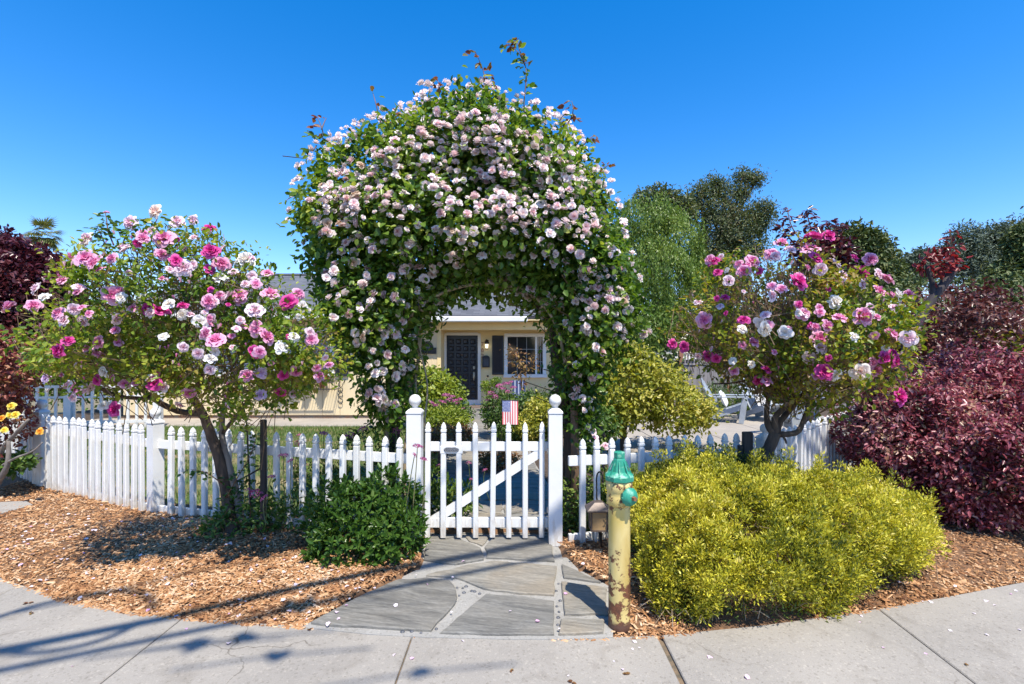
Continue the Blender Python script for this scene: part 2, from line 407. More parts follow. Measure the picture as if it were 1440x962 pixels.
GREEN = [(.022, .055, .010), (.045, .105, .014), (.075, .155, .02), (.15, .23, .035)]
M['archleaf'] = leafmat('arch_rose_leaf', [(.035, .08, .014), (.075, .16, .02), (.14, .24, .03), (.24, .33, .05), (.42, .45, .09)], trans=.45, rough=.36)
M['roseleaf'] = leafmat('rose_leaf', [(.055, .12, .015), (.105, .19, .02), (.20, .29, .028), (.36, .40, .045), (.34, .25, .07)], trans=.45)
M['roseleafR'] = leafmat('rose_leaf_bronze', [(.055, .12, .018), (.12, .19, .02), (.24, .29, .025), (.40, .38, .04), (.33, .20, .06), (.26, .17, .10)], trans=.45)
M['redleaf'] = leafmat('red_young_leaf', [(.16, .035, .03), (.22, .08, .03), (.17, .15, .03)], trans=.35)
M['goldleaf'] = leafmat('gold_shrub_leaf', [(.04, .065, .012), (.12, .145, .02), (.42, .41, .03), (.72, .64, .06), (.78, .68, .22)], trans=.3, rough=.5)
M['goldgreen'] = leafmat('olive_shrub_leaf', [(.05, .08, .015), (.10, .14, .02), (.20, .22, .03)], trans=.3, rough=.5)  # own olive green of the low shrub behind the gold one
M['purple'] = leafmat('purple_fringe_leaf', [(.06, .050, .026), (.10, .022, .030), (.21, .046, .062), (.36, .10, .12), (.52, .26, .27), (.46, .32, .20)], trans=.3, rough=.30, tcol=(1.3, .8, .9))
M['plum'] = leafmat('plum_leaf', [(.03, .009, .014), (.06, .014, .022), (.11, .028, .035), (.21, .08, .085)], trans=.25, rough=.28, tcol=(1.3, .7, .8))
M['plumbrown'] = leafmat('brown_plum_leaf', [(.03, .010, .012), (.075, .024, .022), (.15, .06, .05), (.30, .19, .16)], trans=.3, rough=.3, tcol=(1.3, .8, .8))
M['maple'] = leafmat('maple_leaf', [(.09, .022, .022), (.20, .045, .04), (.34, .12, .085), (.42, .27, .10)], trans=.3, tcol=(1.3, .8, .8))
M['birch'] = leafmat('birch_leaf', [(.06, .12, .02), (.12, .20, .03), (.19, .27, .045), (.27, .34, .08)], trans=.35)
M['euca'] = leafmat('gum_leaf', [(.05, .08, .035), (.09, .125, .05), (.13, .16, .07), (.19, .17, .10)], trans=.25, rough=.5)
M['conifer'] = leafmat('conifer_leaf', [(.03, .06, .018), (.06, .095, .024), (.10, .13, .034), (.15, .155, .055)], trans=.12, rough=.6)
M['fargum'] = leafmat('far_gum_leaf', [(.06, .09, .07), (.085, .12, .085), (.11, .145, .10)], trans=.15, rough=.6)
M['palm'] = leafmat('palm_leaf', [(.07, .10, .03), (.15, .18, .05), (.28, .25, .10)], trans=.25)
M['valerian'] = leafmat('valerian_leaf', [(.025, .065, .014), (.05, .12, .018), (.09, .17, .028), (.16, .235, .06)], trans=.3, rough=.33)
M['midgreen'] = leafmat('garden_leaf', [(.03, .07, .012), (.06, .12, .02), (.11, .18, .03), (.20, .26, .05)], trans=.3)
M['limeleaf'] = leafmat('lime_leaf', [(.09, .14, .015), (.20, .26, .02), (.33, .36, .04)], trans=.35)
M['citrus'] = leafmat('yellow_shrub_leaf', [(.08, .12, .02), (.24, .26, .03), (.46, .44, .06), (.62, .54, .16)], trans=.4)
M['brownleaf'] = leafmat('bronze_leaf', [(.14, .06, .03), (.25, .12, .05), (.36, .24, .09)], trans=.35)
M['grass'] = leafmat('grass_blade', [(.04, .10, .015), (.07, .16, .02), (.12, .21, .03), (.30, .27, .12)], trans=.3)
M['drygrass'] = leafmat('dry_grass_blade', [(.10, .13, .03), (.24, .21, .08), (.36, .30, .14)], trans=.3)
M['chip'] = leafmat('wood_chip', [(.075, .032, .015), (.21, .094, .042), (.37, .185, .082), (.49, .285, .145), (.64, .47, .32)], trans=0, rough=.8, spec=.2)
M['petal_fallen'] = leafmat('fallen_petal', [(.75, .62, .70), (.80, .74, .78), (.70, .40, .60)], trans=.2, rough=.7, tcol=(1, .9, .95))
M['blush'] = petalmat('blush_petal', (.76, .40, .45), (.87, .66, .67), (.89, .80, .78))
M['blushpale'] = petalmat('pale_blush_petal', (.84, .58, .58), (.89, .78, .76), (.90, .86, .83))
M['spent'] = petalmat('spent_petal', (.42, .22, .14), (.55, .38, .26), (.66, .55, .45))
M['magenta'] = petalmat('magenta_petal', (.42, .01, .14), (.62, .03, .26), (.70, .12, .38))
M['pink'] = petalmat('pink_petal', (.60, .06, .26), (.75, .24, .46), (.83, .50, .64))
M['palepink'] = petalmat('pale_pink_petal', (.74, .34, .42), (.82, .58, .66), (.87, .76, .79))
M['white'] = petalmat('white_petal', (.80, .70, .52), (.86, .83, .77), (.88, .87, .85))
M['lilac'] = petalmat('lilac_petal', (.58, .36, .58), (.66, .48, .70), (.74, .60, .78))
M['cream_r'] = petalmat('cream_pink_petal', (.84, .52, .48), (.88, .72, .62), (.88, .80, .72))
M['yellowrose'] = petalmat('yellow_petal', (.80, .50, .03), (.85, .65, .06), (.88, .74, .2))
M['orangerose'] = petalmat('orange_petal', (.75, .22, .02), (.80, .34, .03), (.85, .5, .1))
M['redflower'] = petalmat('red_petal', (.5, .02, .01), (.6, .05, .02), (.65, .12, .05))
M['valflower'] = leafmat('valerian_floret', [(.34, .05, .15), (.55, .13, .32), (.70, .28, .48)], trans=.3, tcol=(1, .8, .9))

# ------------------------------------------------------------------ foliage machinery
LEAF_V = np.array([[0, 0, 0], [.28, .5, .10], [.72, .38, .06], [1, 0, -.10], [.72, -.38, .06], [.28, -.5, .10]])
LEAF_Q = np.array([[0, 5, 4, 3], [0, 3, 2, 1]])
BLADE_V = np.array([[0, .5, 0], [0, -.5, 0], [1, 0, 0.0]])
BLADE_Q = np.array([[0, 1, 2]])
DIAM_V = np.array([[0, 0, 0], [.45, .5, .08], [1, 0, -.05], [.45, -.5, .08]])
DIAM_Q = np.array([[0, 3, 2, 1]])
def stamp(name, pos, d, nrm, L, W, mat, parent, tpl='leaf', rnd=None, kind='stuff', oname='foliage'):
    TV, TQ = {'leaf': (LEAF_V, LEAF_Q), 'blade': (BLADE_V, BLADE_Q), 'diam': (DIAM_V, DIAM_Q)}[tpl]
    N = len(pos); d = unit(d); s = unit(np.cross(d, nrm)); n = np.cross(s, d)
    L = np.broadcast_to(L, (N,)); W = np.broadcast_to(W, (N,))
    V = (pos[:, None, :] + TV[None, :, 0, None] * L[:, None, None] * d[:, None, :]
         + TV[None, :, 1, None] * W[:, None, None] * s[:, None, :] + TV[None, :, 2, None] * L[:, None, None] * n[:, None, :])
    k = TV.shape[0]
    Q = TQ[None] + (np.arange(N) * k)[:, None, None]
    if rnd is None: rnd = rng.random(N)
    V = V.reshape(-1, 3) - np.array(org(parent))
    me = mesh_np(name, V, Q.reshape(-1, TQ.shape[1]), np.repeat(rnd, k), [mat])
    o = put(oname, me, parent)
    if kind: o['kind'] = kind
    return o
def leaves(pos, nrm, mat, parent, L=.05, W=.03, k=4, sp=.04, droop=.2, out=.5, tpl='leaf', patch=3.0, pamp=.35, oname='foliage', lvar=.35, seed=0, facing=.55, rshift=0.0):
    """k leaves scattered round each sprig point; colours vary by leaf and by patch"""
    N = len(pos)
    p = np.repeat(pos, k, axis=0) + rng.normal(size=(N * k, 3)) * sp
    nn = np.repeat(nrm, k, axis=0)
    d = unit(rng.normal(size=(N * k, 3)) * .8 + nn * out + np.array([0, 0, -droop]))
    up = unit(nn * facing + np.array([0, 0, .6]) + rng.normal(size=(N * k, 3)) * .45)
    q = 1 + rng.normal(size=N * k) * lvar * .6; q = np.clip(q, .45, 1.7)
    rv = np.clip(.5 + .28 * rng.normal(size=N * k) * .8 + pamp * nz(p, patch, seed + 3) + rshift, 0, 1)
    return stamp(oname, p, d, up, L * q, W * q, mat, parent, tpl, rv, oname=oname)
class Vol:
    """volume from an outline seen from the front (world X,Z at distance Y) with rounded thickness T"""
    def __init__(s, poly_px, Y, T, D=None, seed=0, amp=.25, yr=.5):
        Yr = Y - yr * T
        raw = np.array([[P(x, y, Yr).x, P(x, y, Yr).z] for x, y in poly_px]); out = []
        for i in range(len(raw)):
            a_, b_ = raw[i], raw[(i + 1) % len(raw)]; L_ = np.hypot(*(b_ - a_)); kk = max(1, int(L_ / .06))
            for t_ in range(kk): out.append(a_ + (b_ - a_) * t_ / kk)
        out = np.array(out); q3 = np.column_stack([out[:, 0], np.zeros(len(out)), out[:, 1]])
        out = out + np.column_stack([nz(q3, 5.0, seed + 1), nz(q3, 5.0, seed + 2)]) * .055
        s.poly = out; s.Y = Y; s.T = T; s.D = D or T; s.seed = seed; s.amp = amp
        s.lo = s.poly.min(0); s.hi = s.poly.max(0)
    def dist(s, q):
        if not hasattr(s, 'grid'):
            s.g0 = s.lo - .15; s.gs = .02; s.gn = np.ceil((s.hi + .15 - s.g0) / s.gs).astype(int) + 2
            gx_, gz_ = np.meshgrid(np.arange(s.gn[0]), np.arange(s.gn[1]), indexing='ij')
            s.grid = s.dist0(np.column_stack([gx_.ravel() * s.gs + s.g0[0], gz_.ravel() * s.gs + s.g0[1]])).reshape(s.gn)
        u = (q - s.g0) / s.gs; u = np.clip(u, 0, s.gn - 1.001); i = u.astype(int); f = u - i
        g = s.grid; i0, j0 = i[:, 0], i[:, 1]
        return (g[i0, j0] * (1 - f[:, 0]) * (1 - f[:, 1]) + g[i0 + 1, j0] * f[:, 0] * (1 - f[:, 1]) + g[i0, j0 + 1] * (1 - f[:, 0]) * f[:, 1] + g[i0 + 1, j0 + 1] * f[:, 0] * f[:, 1])
    def dist0(s, q):
        a = s.poly; b = np.roll(a, -1, axis=0); best = np.full(len(q), 1e9); ins = np.zeros(len(q), bool)
        for i in range(len(a)):
            e = b[i] - a[i]; w = q - a[i]; t = np.clip((w @ e) / (e @ e), 0, 1)
            best = np.minimum(best, np.hypot(*(w - t[:, None] * e).T))
            c = ((a[i, 1] > q[:, 1]) != (b[i, 1] > q[:, 1]))
            with np.errstate(divide='ignore', invalid='ignore'):
                xx = (b[i, 0] - a[i, 0]) * (q[:, 1] - a[i, 1]) / (b[i, 1] - a[i, 1]) + a[i, 0]
            ins ^= c & (q[:, 0] < xx)
        return np.where(ins, best, -best)
    def thick(s, q):
        d = np.clip(s.dist(q) / s.D, 0, 1)
        t = s.T * np.sqrt(np.maximum(0, 1 - (1 - d) ** 2))
        q3 = np.column_stack([q[:, 0], np.zeros(len(q)), q[:, 1]])
        return t * (1 + s.amp * nz(q3, 3.2, s.seed))
    def sample(s, n, shell=.6, front=.62, gap=None, gapf=4.0, jit=.03):
        pos = []; got = 0
        nrm = []
        while got < n:
            m = int((n - got) * 2.5) + 200
            q = rng.uniform(s.lo, s.hi, size=(m, 2)); q = q[s.dist(q) > 0]
            t = s.thick(q); sg = np.where(rng.random(len(q)) < front, -1.0, 1.0)
            u = np.where(rng.random(len(q)) < shell, rng.uniform(.72, 1.06, len(q)), rng.uniform(0, .8, len(q)))
            p = np.column_stack([q[:, 0], s.Y + sg * t * u, q[:, 1]]) + rng.normal(size=(len(q), 3)) * jit
            e = .02; g = np.column_stack([s.dist(q + [e, 0]) - s.dist(q - [e, 0]), s.dist(q + [0, e]) - s.dist(q - [0, e])]) / (2 * e)
            edge = 1 - np.clip(s.dist(q) / s.D, 0, 1)
            nn = unit(np.column_stack([-g[:, 0] * edge, sg * (1 - edge) + 1e-3, -g[:, 1] * edge + .25]))
            if gap is not None:
                ok = nz(p, gapf, s.seed + 7) > gap
                p = p[ok]; nn = nn[ok]
            pos.append(p); nrm.append(nn); got += len(p)
        return np.concatenate(pos)[:n], np.concatenate(nrm)[:n]
    def front_at(s, px, py, f=.95):
        """point on the front face that the photograph shows at px,py"""
        Y = s.Y - s.T * .7
        for _ in range(6):
            p = P(px, py, Y); t = max(0.05, s.thick(np.array([[p.x, p.z]]))[0]); Y = s.Y - t * f
        return P(px, py, Y)
def ells(E, n, amp=.16, f=3.0, seed=0, shell=.75, zmin=.02, gap=None, gapf=5.0, lowcut=None):
    """points on the union of ellipsoids (cx,cy,cz,rx,ry,rz)"""
    E = np.array(E, float); w = (E[:, 3] * E[:, 5] + E[:, 3] * E[:, 4] + E[:, 4] * E[:, 5]); w /= w.sum()
    pos = []; nr = []; got = 0
    while got < n:
        m = int((n - got) * 2) + 200
        i = rng.choice(len(E), m, p=w); d = unit(rng.normal(size=(m, 3))); c = E[i, :3]; r = E[i, 3:]
        base = c + d * r
        s = np.where(rng.random(m) < shell, rng.uniform(.86, 1.05, m), rng.uniform(.3, .9, m)) * (1 + amp * nz(base, f, seed))
        p = c + d * r * s[:, None]
        ok = p[:, 2] > zmin
        for j in range(len(E)):
            inside = (((p - E[j, :3]) / E[j, 3:]) ** 2).sum(1) < .55
            ok &= ~(inside & (i != j) & (rng.random(m) < .85))
        if gap is not None: ok &= nz(p, gapf, seed + 9) > gap
        if lowcut is not None: ok &= (d[:, 2] > lowcut)
        nn = unit(d / r)
        pos.append(p[ok]); nr.append(nn[ok]); got += ok.sum()
    return np.concatenate(pos)[:n], np.concatenate(nr)[:n]
def PE(px, py, rx, rz, Y, ry=None):
    """ellipsoid given by its place and half size in the photograph at distance Y"""
    c = P(px, py, Y); a = rx / F * Y; b = rz / F * Y
    return (c.x, Y, c.z, a, ry if ry else a, b)

# rose blossoms: petals in whorls, outer flat and inner cupped
def rose_mesh(name, mat, seed, whorls, ruf=.10, gx=3, gy=3, droop=0.0):
    r = np.random.default_rng(seed); V = []; Q = []; A = []
    for (cnt, r0, r1, h0, h1, curl, wid) in whorls:
        off = r.uniform(0, 6.28)
        for k in range(cnt):
            a0 = off + 2 * PI * k / cnt + r.normal() * .12
            rr1 = r1 * (1 + r.normal() * .08); hh1 = h1 + r.normal() * .05
            b = len(V)
            for j in range(gy + 1):
                v = j / gy
                for i in range(gx + 1):
                    u = i / gx * 2 - 1
                    rad = r0 + (rr1 - r0) * (v ** .8)
                    ang = a0 + u * (PI / cnt) * wid * (1.0, 1.15, 1.0, .80)[min(j, 3)] if gy == 3 else a0 + u * (PI / cnt) * wid * (1.0, 1.1, .85)[min(j, 2)]
                    edge = u * u
                    rad2 = rad * (1 - .16 * edge * v)
                    h = h0 + (hh1 - h0) * math.sin(v * PI / 2) - curl * max(0, v - .55) ** 1.5 * 2 + edge * .10 * v + ruf * r.normal() * v
                    V.append((rad2 * math.cos(ang), rad2 * math.sin(ang), h))
                    A.append(np.clip(.15 + .55 * rad + .35 * v * v, 0, 1))
            for j in range(gy):
                for i in range(gx):
                    q = b + j * (gx + 1) + i; Q.append((q, q + 1, q + gx + 2, q + gx + 1))
    me = mesh_np(name, np.array(V), np.array(Q), np.array(A), [mat], smooth=True)
    return me
BIG = [(6, .10, 1.0, .0, .16, .20, 1.2), (6, .10, .86, .05, .36, .14, 1.15), (5, .08, .64, .12, .50, .04, 1.1), (5, .05, .42, .2, .58, 0, 1.0), (3, .02, .2, .25, .56, 0, .9)]
OPEN = [(5, .10, 1.05, .0, .12, .24, 1.15), (5, .10, .86, .03, .26, .14, 1.1), (5, .06, .52, .1, .44, 0, 1.0), (3, .03, .25, .1, .40, 0, .8)]
POM = [(6, .12, .92, -.15, -.05, .22, 1.15), (6, .12, 1.0, -.05, .28, .12, 1.1), (6, .10, .80, .10, .56, .05, 1.05), (5, .06, .54, .22, .72, 0, 1.0), (4, .03, .26, .3, .74, 0, .9)]
LOWP = [(6, .10, .98, -.1, .1, .2, 1.15), (5, .10, .8, .05, .45, .05, 1.1), (4, .05, .42, .2, .66, 0, 1.0)]
BUD = [(4, .10, .42, -.3, .5, -.1, .6), (3, .05, .25, -.2, .62, 0, .4)]
def quat_to(n, spin=None):
    q = Vector(n).to_track_quat('Z', 'Y'); q2 = Euler((0, 0, RR.uniform(0, 6.28) if spin is None else spin)).to_quaternion()
    return q @ q2
def face_dir(outn, cam_w=.75, up=.35, j=.35):
    v = Vector(outn) * .6 + Vector((0, -1, 0)) * cam_w + Vector((0, 0, up)) + Vector((RR.gauss(0, j), RR.gauss(0, j), RR.gauss(0, j)))
    return v.normalized()
BIGM = {}
def bigm(c, i):
    key = (c, i)
    if key not in BIGM: BIGM[key] = rose_mesh('rose_' + c, M[c], 40 + i * 7 + len(c), (BIG if i % 2 == 0 else OPEN), ruf=.075 if i % 2 == 0 else .09, gx=4, gy=3)
    return BIGM[key]
CODE = {'m': 'magenta', 'p': 'pink', 'l': 'palepink', 'w': 'white', 'v': 'lilac', 'c': 'cream_r'}
def place_blossoms(parent, vol, data, rscale=.5):
    cen = vol.poly.mean(0)
    for i, (px, py, size, c) in enumerate(data):
        p = vol.front_at(px, py, RR.uniform(1.04, 1.2)); r = size * rscale / F * p.y * RR.uniform(.88, 1.04)
        o_ = Vector((p.x - cen[0], -.6, p.z - cen[1])).normalized()
        q = quat_to(face_dir(o_, .55, .35, .48))
        put('blossom', bigm(CODE[c], i % 4), parent, p, quat=q, scale=(r, r * RR.uniform(.85, 1), r * RR.uniform(.8, 1.2)))

def buds(parent, vol, n, c, r=.014):
    me = rose_mesh('bud', M[c], 300 + n, BUD, ruf=.03, gx=2, gy=2)
    for _ in range(n):
        q = rng.uniform(vol.lo, vol.hi, size=(60, 2)); dd = vol.dist(q); q = q[(dd > 0) & (dd < .35)]
        if not len(q): continue
        t = vol.thick(q[:1])[0]; p = Vector((q[0][0], vol.Y - t * RR.uniform(.9, 1.2), q[0][1])); rr = r * RR.uniform(.7, 1.3)
        put('bud', me, parent, p, quat=quat_to((RR.gauss(0, .3), RR.gauss(-.2, .3), 1)), scale=(rr, rr, rr * 1.3))
# ------------------------------------------------------------------ ground, sidewalk, path, beds
def struct(o): o['kind'] = 'structure'; return o
mb = MB(); nx = 40
g_ = [-900, -300, -100, -40, -20, 20, 40, 100, 300, 900]
vs = [(x, y, -.16) for y in g_ for x in g_]; k = len(g_)
mb.add(vs, [(j * k + i, j * k + i + 1, (j + 1) * k + i + 1, (j + 1) * k + i) for j in range(k - 1) for i in range(k - 1)])
M['earth'] = pm('dry_earth', (.16, .14, .07), (.20, .16, .10), scale=.6, rough=1)
struct(mb.build('ground', M['earth']))
mb = MB(); mb.add([(-30, -14, -.14), (30, -14, -.14), (30, .32, -.14), (-30, .32, -.14)], [(0, 1, 2, 3)]); struct(mb.build('road', M['asphalt']))

EX = np.array([-14, -10, -7, -5, -3.42, -2.66, -2.126, -1.6, -1.12, -.55, 0, .40, .77, 1.4, 2.126, 2.69, 3.415, 5, 7, 10, 14])
EY = np.array([12, 8.2, 5.5, 4.1, 3.226, 2.917, 2.78, 2.70, 2.648, 2.572, 2.535, 2.54, 2.56, 2.665, 2.835, 3.0, 3.226, 3.95, 5.2, 7.5, 11])
def edge(x): return np.interp(x, EX, EY)
# sidewalk: a dirt bed with slabs on it
sw = struct(thing('sidewalk', None, None, (0, 1.4, -.05), kind='structure'))
mb = MB(); xs = np.linspace(-13.9, 13.9, 120)
for i in range(len(xs) - 1):
    a, b = xs[i], xs[i + 1]
    mb.add([(a, .50, -.015), (b, .50, -.015), (b, edge(b) - .01, -.015), (a, edge(a) - .01, -.015)], [(0, 1, 2, 3)])
mb.build('joint_bed', M['caulk'], sw)
joints = [(-9.75, 0), (-8.43, 0), (-7.12, 0), (-5.8, 0), (-4.48, 0), (-3.17, .0), (-1.86, 0), (-.528, 0), (.775, .02), (2.10, .10), (3.45, .2), (4.8, .3), (6.1, .3), (7.4, .3), (8.7, .3)]
for j in range(len(joints) - 1):
    (x0, s0), (x1, s1) = joints[j], joints[j + 1]
    gl = .014 if abs(x0 - .775) < .01 else .004; gr = .014 if abs(x1 - .775) < .01 else .004
    a0, a1 = x0 + gl, x1 - gr
    top = []
    yy0, yy1 = edge(a0), edge(a1)
    for t in np.linspace(1, 0, 8):
        xb = a0 + (a1 - a0) * t; sh = s0 + (s1 - s0) * t
        y = float(edge(xb)); top.append((xb + sh * (y - 2.3) * .8, y))
    for y0, y1 in ((.50, None),):
        poly = [(a0 - s0 * 1.4, y0), (a1 - s1 * 1.4, y0)] + top
        mb = MB(); mb.prism(poly, -.10, 0.0, bev=.007)
        mb.build('slab', M['concrete'], sw)
mb = MB(); mb.box((0, .41, -.075), (28, .15, .15), bev=.02); struct(mb.build('kerb', M['concrete']))

# flagstone path in front of the gate
PATH = [(424, 883), (520, 893), (600, 897), (720, 900), (800, 900), (862, 897), (862, 850), (858, 826), (812, 800), (788, 775), (776, 752), (600, 752), (592, 775), (590, 800), (560, 815), (500, 842)]
def gp(l, z=0): return [(G(x, y, z).x, G(x, y, z).y) for x, y in l]
fp = struct(thing('flagstone_path', None, None, (0, 3, 0), kind='structure'))
mb = MB(); pp = gp(PATH); mb.prism(pp, -.12, .004); mb.build('mortar_bed', M['mortar'], fp)
STONES = [
    ([(438, 879), (505, 884), (560, 888), (606, 890), (640, 852), (641, 834), (632, 820), (600, 816), (560, 818), (500, 845)], 's'),
    ([(618, 893), (683, 838), (720, 840), (779, 848), (779, 895), (700, 896)], 's'),
    ([(600, 812), (640, 815), (680, 830), (730, 838), (778, 840), (784, 800), (740, 795), (690, 792), (648, 800)], 't'),
    ([(596, 790), (640, 796), (680, 789), (676, 773), (650, 762), (612, 761), (600, 770)], 's'),
    ([(684, 787), (780, 792), (776, 770), (772, 757), (694, 758), (682, 772)], 's'),
    ([(790, 822), (853, 830), (855, 868), (795, 868)], 't'),
    ([(788, 875), (850, 875), (848, 893), (786, 895)], 't'),
    ([(790, 797), (812, 806), (845, 822), (792, 815)], 's'),
    ([(655, 757), (690, 756), (678, 770), (660, 763)], 't'),
    ([(600, 757), (645, 757), (620, 760), (600, 764)], 's'),
]
def wobble(poly, amp=.012, sub=4):
    out = []; n = len(poly)
    for i in range(n):
        a = Vector(poly[i]); b = Vector(poly[(i + 1) % n])
        L = (b - a).length; kk = max(1, int(L / .07))
        for t in range(kk):
            p = a.lerp(b, t / kk); j = amp if t else amp * .4
            out.append((p.x + RR.gauss(0, j * .5), p.y + RR.gauss(0, j * .5)))
    return out
for i, (pl, c) in enumerate(STONES):
    mb = MB(); q = wobble(gp(pl), .010); zt = .019 + RR.uniform(-.003, .004)
    mb.prism(q, -.02, zt, bev=.007); mb.build('flagstone', M['slate'] if c == 's' else M['tanstone'], fp)
# pebbles set in the mortar
mb = MB()
peb = [(568, 889), (590, 891), (610, 880), (618, 872), (625, 864), (632, 858), (640, 848), (646, 840), (652, 834), (644, 828), (655, 826), (668, 834), (676, 836), (786, 846), (784, 854), (785, 862), (786, 870), (783, 832), (787, 822), (800, 822), (612, 886), (578, 890), (636, 853), (650, 829), (662, 832), (786, 880)]
for x, y in peb:
    g = G(x + RR.uniform(-2, 2), y + RR.uniform(-1, 1)); r = RR.uniform(.008, .015)
    mb.lathe([(r, 0), (r * .9, .004), (r * .5, .008)], (g.x, g.y, .003), n=7)
M['pebble'] = pm('dark_pebble', (.05, .055, .065), (.13, .13, .14), scale=30, rough=.4)
mb.build('pebbles', M['pebble'], fp, kind='stuff')

# mulch beds
FA0, FA1 = Vector((-.76, 3.83)), Vector((-3.31, 4.49))
FB1 = Vector((-5.26, 5.41)); FC1 = Vector((-7.6, 7.0))
FD0, FD1 = Vector((.355, 3.74)), Vector((2.16, 4.12)); FE1 = Vector((5.2, 6.9))
fx = np.array([-12, FC1.x, FB1.x, FA1.x, FA0.x, FD0.x, FD1.x, FE1.x, 12]); fy = np.array([9.8, FC1.y, FB1.y, FA1.y, FA0.y, FD0.y, FD1.y, FE1.y, 12.5])
def fline(x): return np.interp(x, fx, fy)
PP = np.array(pp)
def inpoly(q, a):
    b = np.roll(a, -1, axis=0); ins = np.zeros(len(q), bool)
    for i in range(len(a)):
        c = ((a[i, 1] > q[:, 1]) != (b[i, 1] > q[:, 1]))
        with np.errstate(divide='ignore', invalid='ignore'): xx = (b[i, 0] - a[i, 0]) * (q[:, 1] - a[i, 1]) / (b[i, 1] - a[i, 1]) + a[i, 0]
        ins ^= c & (q[:, 0] < xx)
    return ins
def mulch_z(x, y):
    p = np.column_stack([x, y, np.zeros(len(x))]); t = np.clip((y - edge(x)) / .35, 0, 1)
    z = -.012 + .045 * t + .010 * nz(p, 3.5, 2) * t
    return z
nxm, nym = 260, 50
X = np.repeat(np.linspace(-11.5, 11.5, nxm)[:, None], nym, 1); T = np.repeat(np.linspace(0, 1, nym)[None], nxm, 0)
Y = edge(X) - .02 + T * (fline(X) + .25 - edge(X) + .02)
Z = mulch_z(X.ravel(), Y.ravel()).reshape(X.shape)
inp = inpoly(np.column_stack([X.ravel(), Y.ravel()]), PP).reshape(X.shape); Z = np.where(inp, -.05, Z)
V = np.column_stack([X.ravel(), Y.ravel(), Z.ravel()]); I = np.arange(nxm * nym).reshape(nxm, nym)
Q = np.column_stack([I[:-1, :-1].ravel(), I[1:, :-1].ravel(), I[1:, 1:].ravel(), I[:-1, 1:].ravel()])
M['mulchbase'] = pm('mulch_base', (.22, .115, .055), (.10, .055, .03), scale=30, rough=1, bdist=.02, bscale=55)
o = put('mulch_bed', mesh_np('mulch_bed', V, Q, None, [M['mulchbase']])); struct(o)
# chips
CH_V = np.array([[-.5, -.5, 0], [.5, -.35, 0], [.45, .5, 0], [-.4, .45, 0], [-.42, -.4, 1], [.42, -.3, 1], [.36, .38, 1], [-.34, .36, 1]])
CH_Q = np.array([[4, 5, 6, 7], [0, 1, 5, 4], [1, 2, 6, 5], [2, 3, 7, 6], [3, 0, 4, 7]])
def chips(n, xr, dens_y=1.0):
    x = rng.uniform(xr[0], xr[1], n); t = rng.random(n) ** 1.25
    y = edge(x) - .03 + t * (fline(x) + .1 - edge(x))
    if len(x) == 0: return None
    ok = ~inpoly(np.column_stack([x, y]), PP); return np.column_stack([x[ok], y[ok]])
q = np.concatenate([chips(25000, (-2.9, -.5)), chips(10000, (-5.6, -2.9)), chips(3600, (.2, 1.0)), chips(9000, (1.7, 4.2))])
N = len(q); z = mulch_z(q[:, 0], q[:, 1]) + rng.uniform(.0, .014, N)
L = rng.gamma(4.2, .0058, N); L = np.clip(L, .008, .06); W = L * rng.uniform(.14, .42, N); H = rng.uniform(.002, .006, N)
a = rng.uniform(0, 6.28, N); d = unit(np.column_stack([np.cos(a), np.sin(a), rng.normal(size=N) * .28])); up = unit(np.column_stack([rng.normal(size=(N, 2)) * .35, np.ones(N)]))
s_ = unit(np.cross(up, d)); n_ = np.cross(d, s_)
pos = np.column_stack([q, z])
V = pos[:, None] + CH_V[None, :, 0, None] * L[:, None, None] * d[:, None] + CH_V[None, :, 1, None] * W[:, None, None] * s_[:, None] + CH_V[None, :, 2, None] * H[:, None, None] * n_[:, None]
Qc = (CH_Q[None] + (np.arange(N) * 8)[:, None, None]).reshape(-1, 4)
rv = np.clip(rng.beta(2.4, 2.0, N) + .20 * nz(pos, 3.5, 31), 0, 1)
o = put('wood_chips', mesh_np('wood_chips', V.reshape(-1, 3), Qc, np.repeat(rv, 8), [M['chip']])); o['kind'] = 'stuff'; o['label'] = 'tan shredded bark mulch'
# fallen petals
n = 330; x = np.concatenate([rng.uniform(-4.2, -.9, 230), rng.uniform(-2.6, 3.2, 100)]); y = edge(x) - .0 + rng.random(n) ** 1.3 * 1.3
y[230:] = rng.uniform(2.2, 3.6, 100)
z = np.where(y > edge(x), mulch_z(x, y) + .018, .003); inp = inpoly(np.column_stack([x, y]), PP); z = np.where(inp, .026, z)
a = rng.uniform(0, 6.28, n); pos = np.column_stack([x, y, z]); keep = rng.random(n) < .8; pos = pos[keep]; a = a[keep]; n = len(pos)
d = np.column_stack([np.cos(a), np.sin(a), rng.normal(size=n) * .2]); up = unit(np.column_stack([rng.normal(size=(n, 2)) * .3, np.ones(n)]))
L = rng.uniform(.012, .032, n)
o = stamp('fallen_petals', pos, d, up, L, L * .85, M['petal_fallen'], None, 'leaf', oname='fallen_petals')

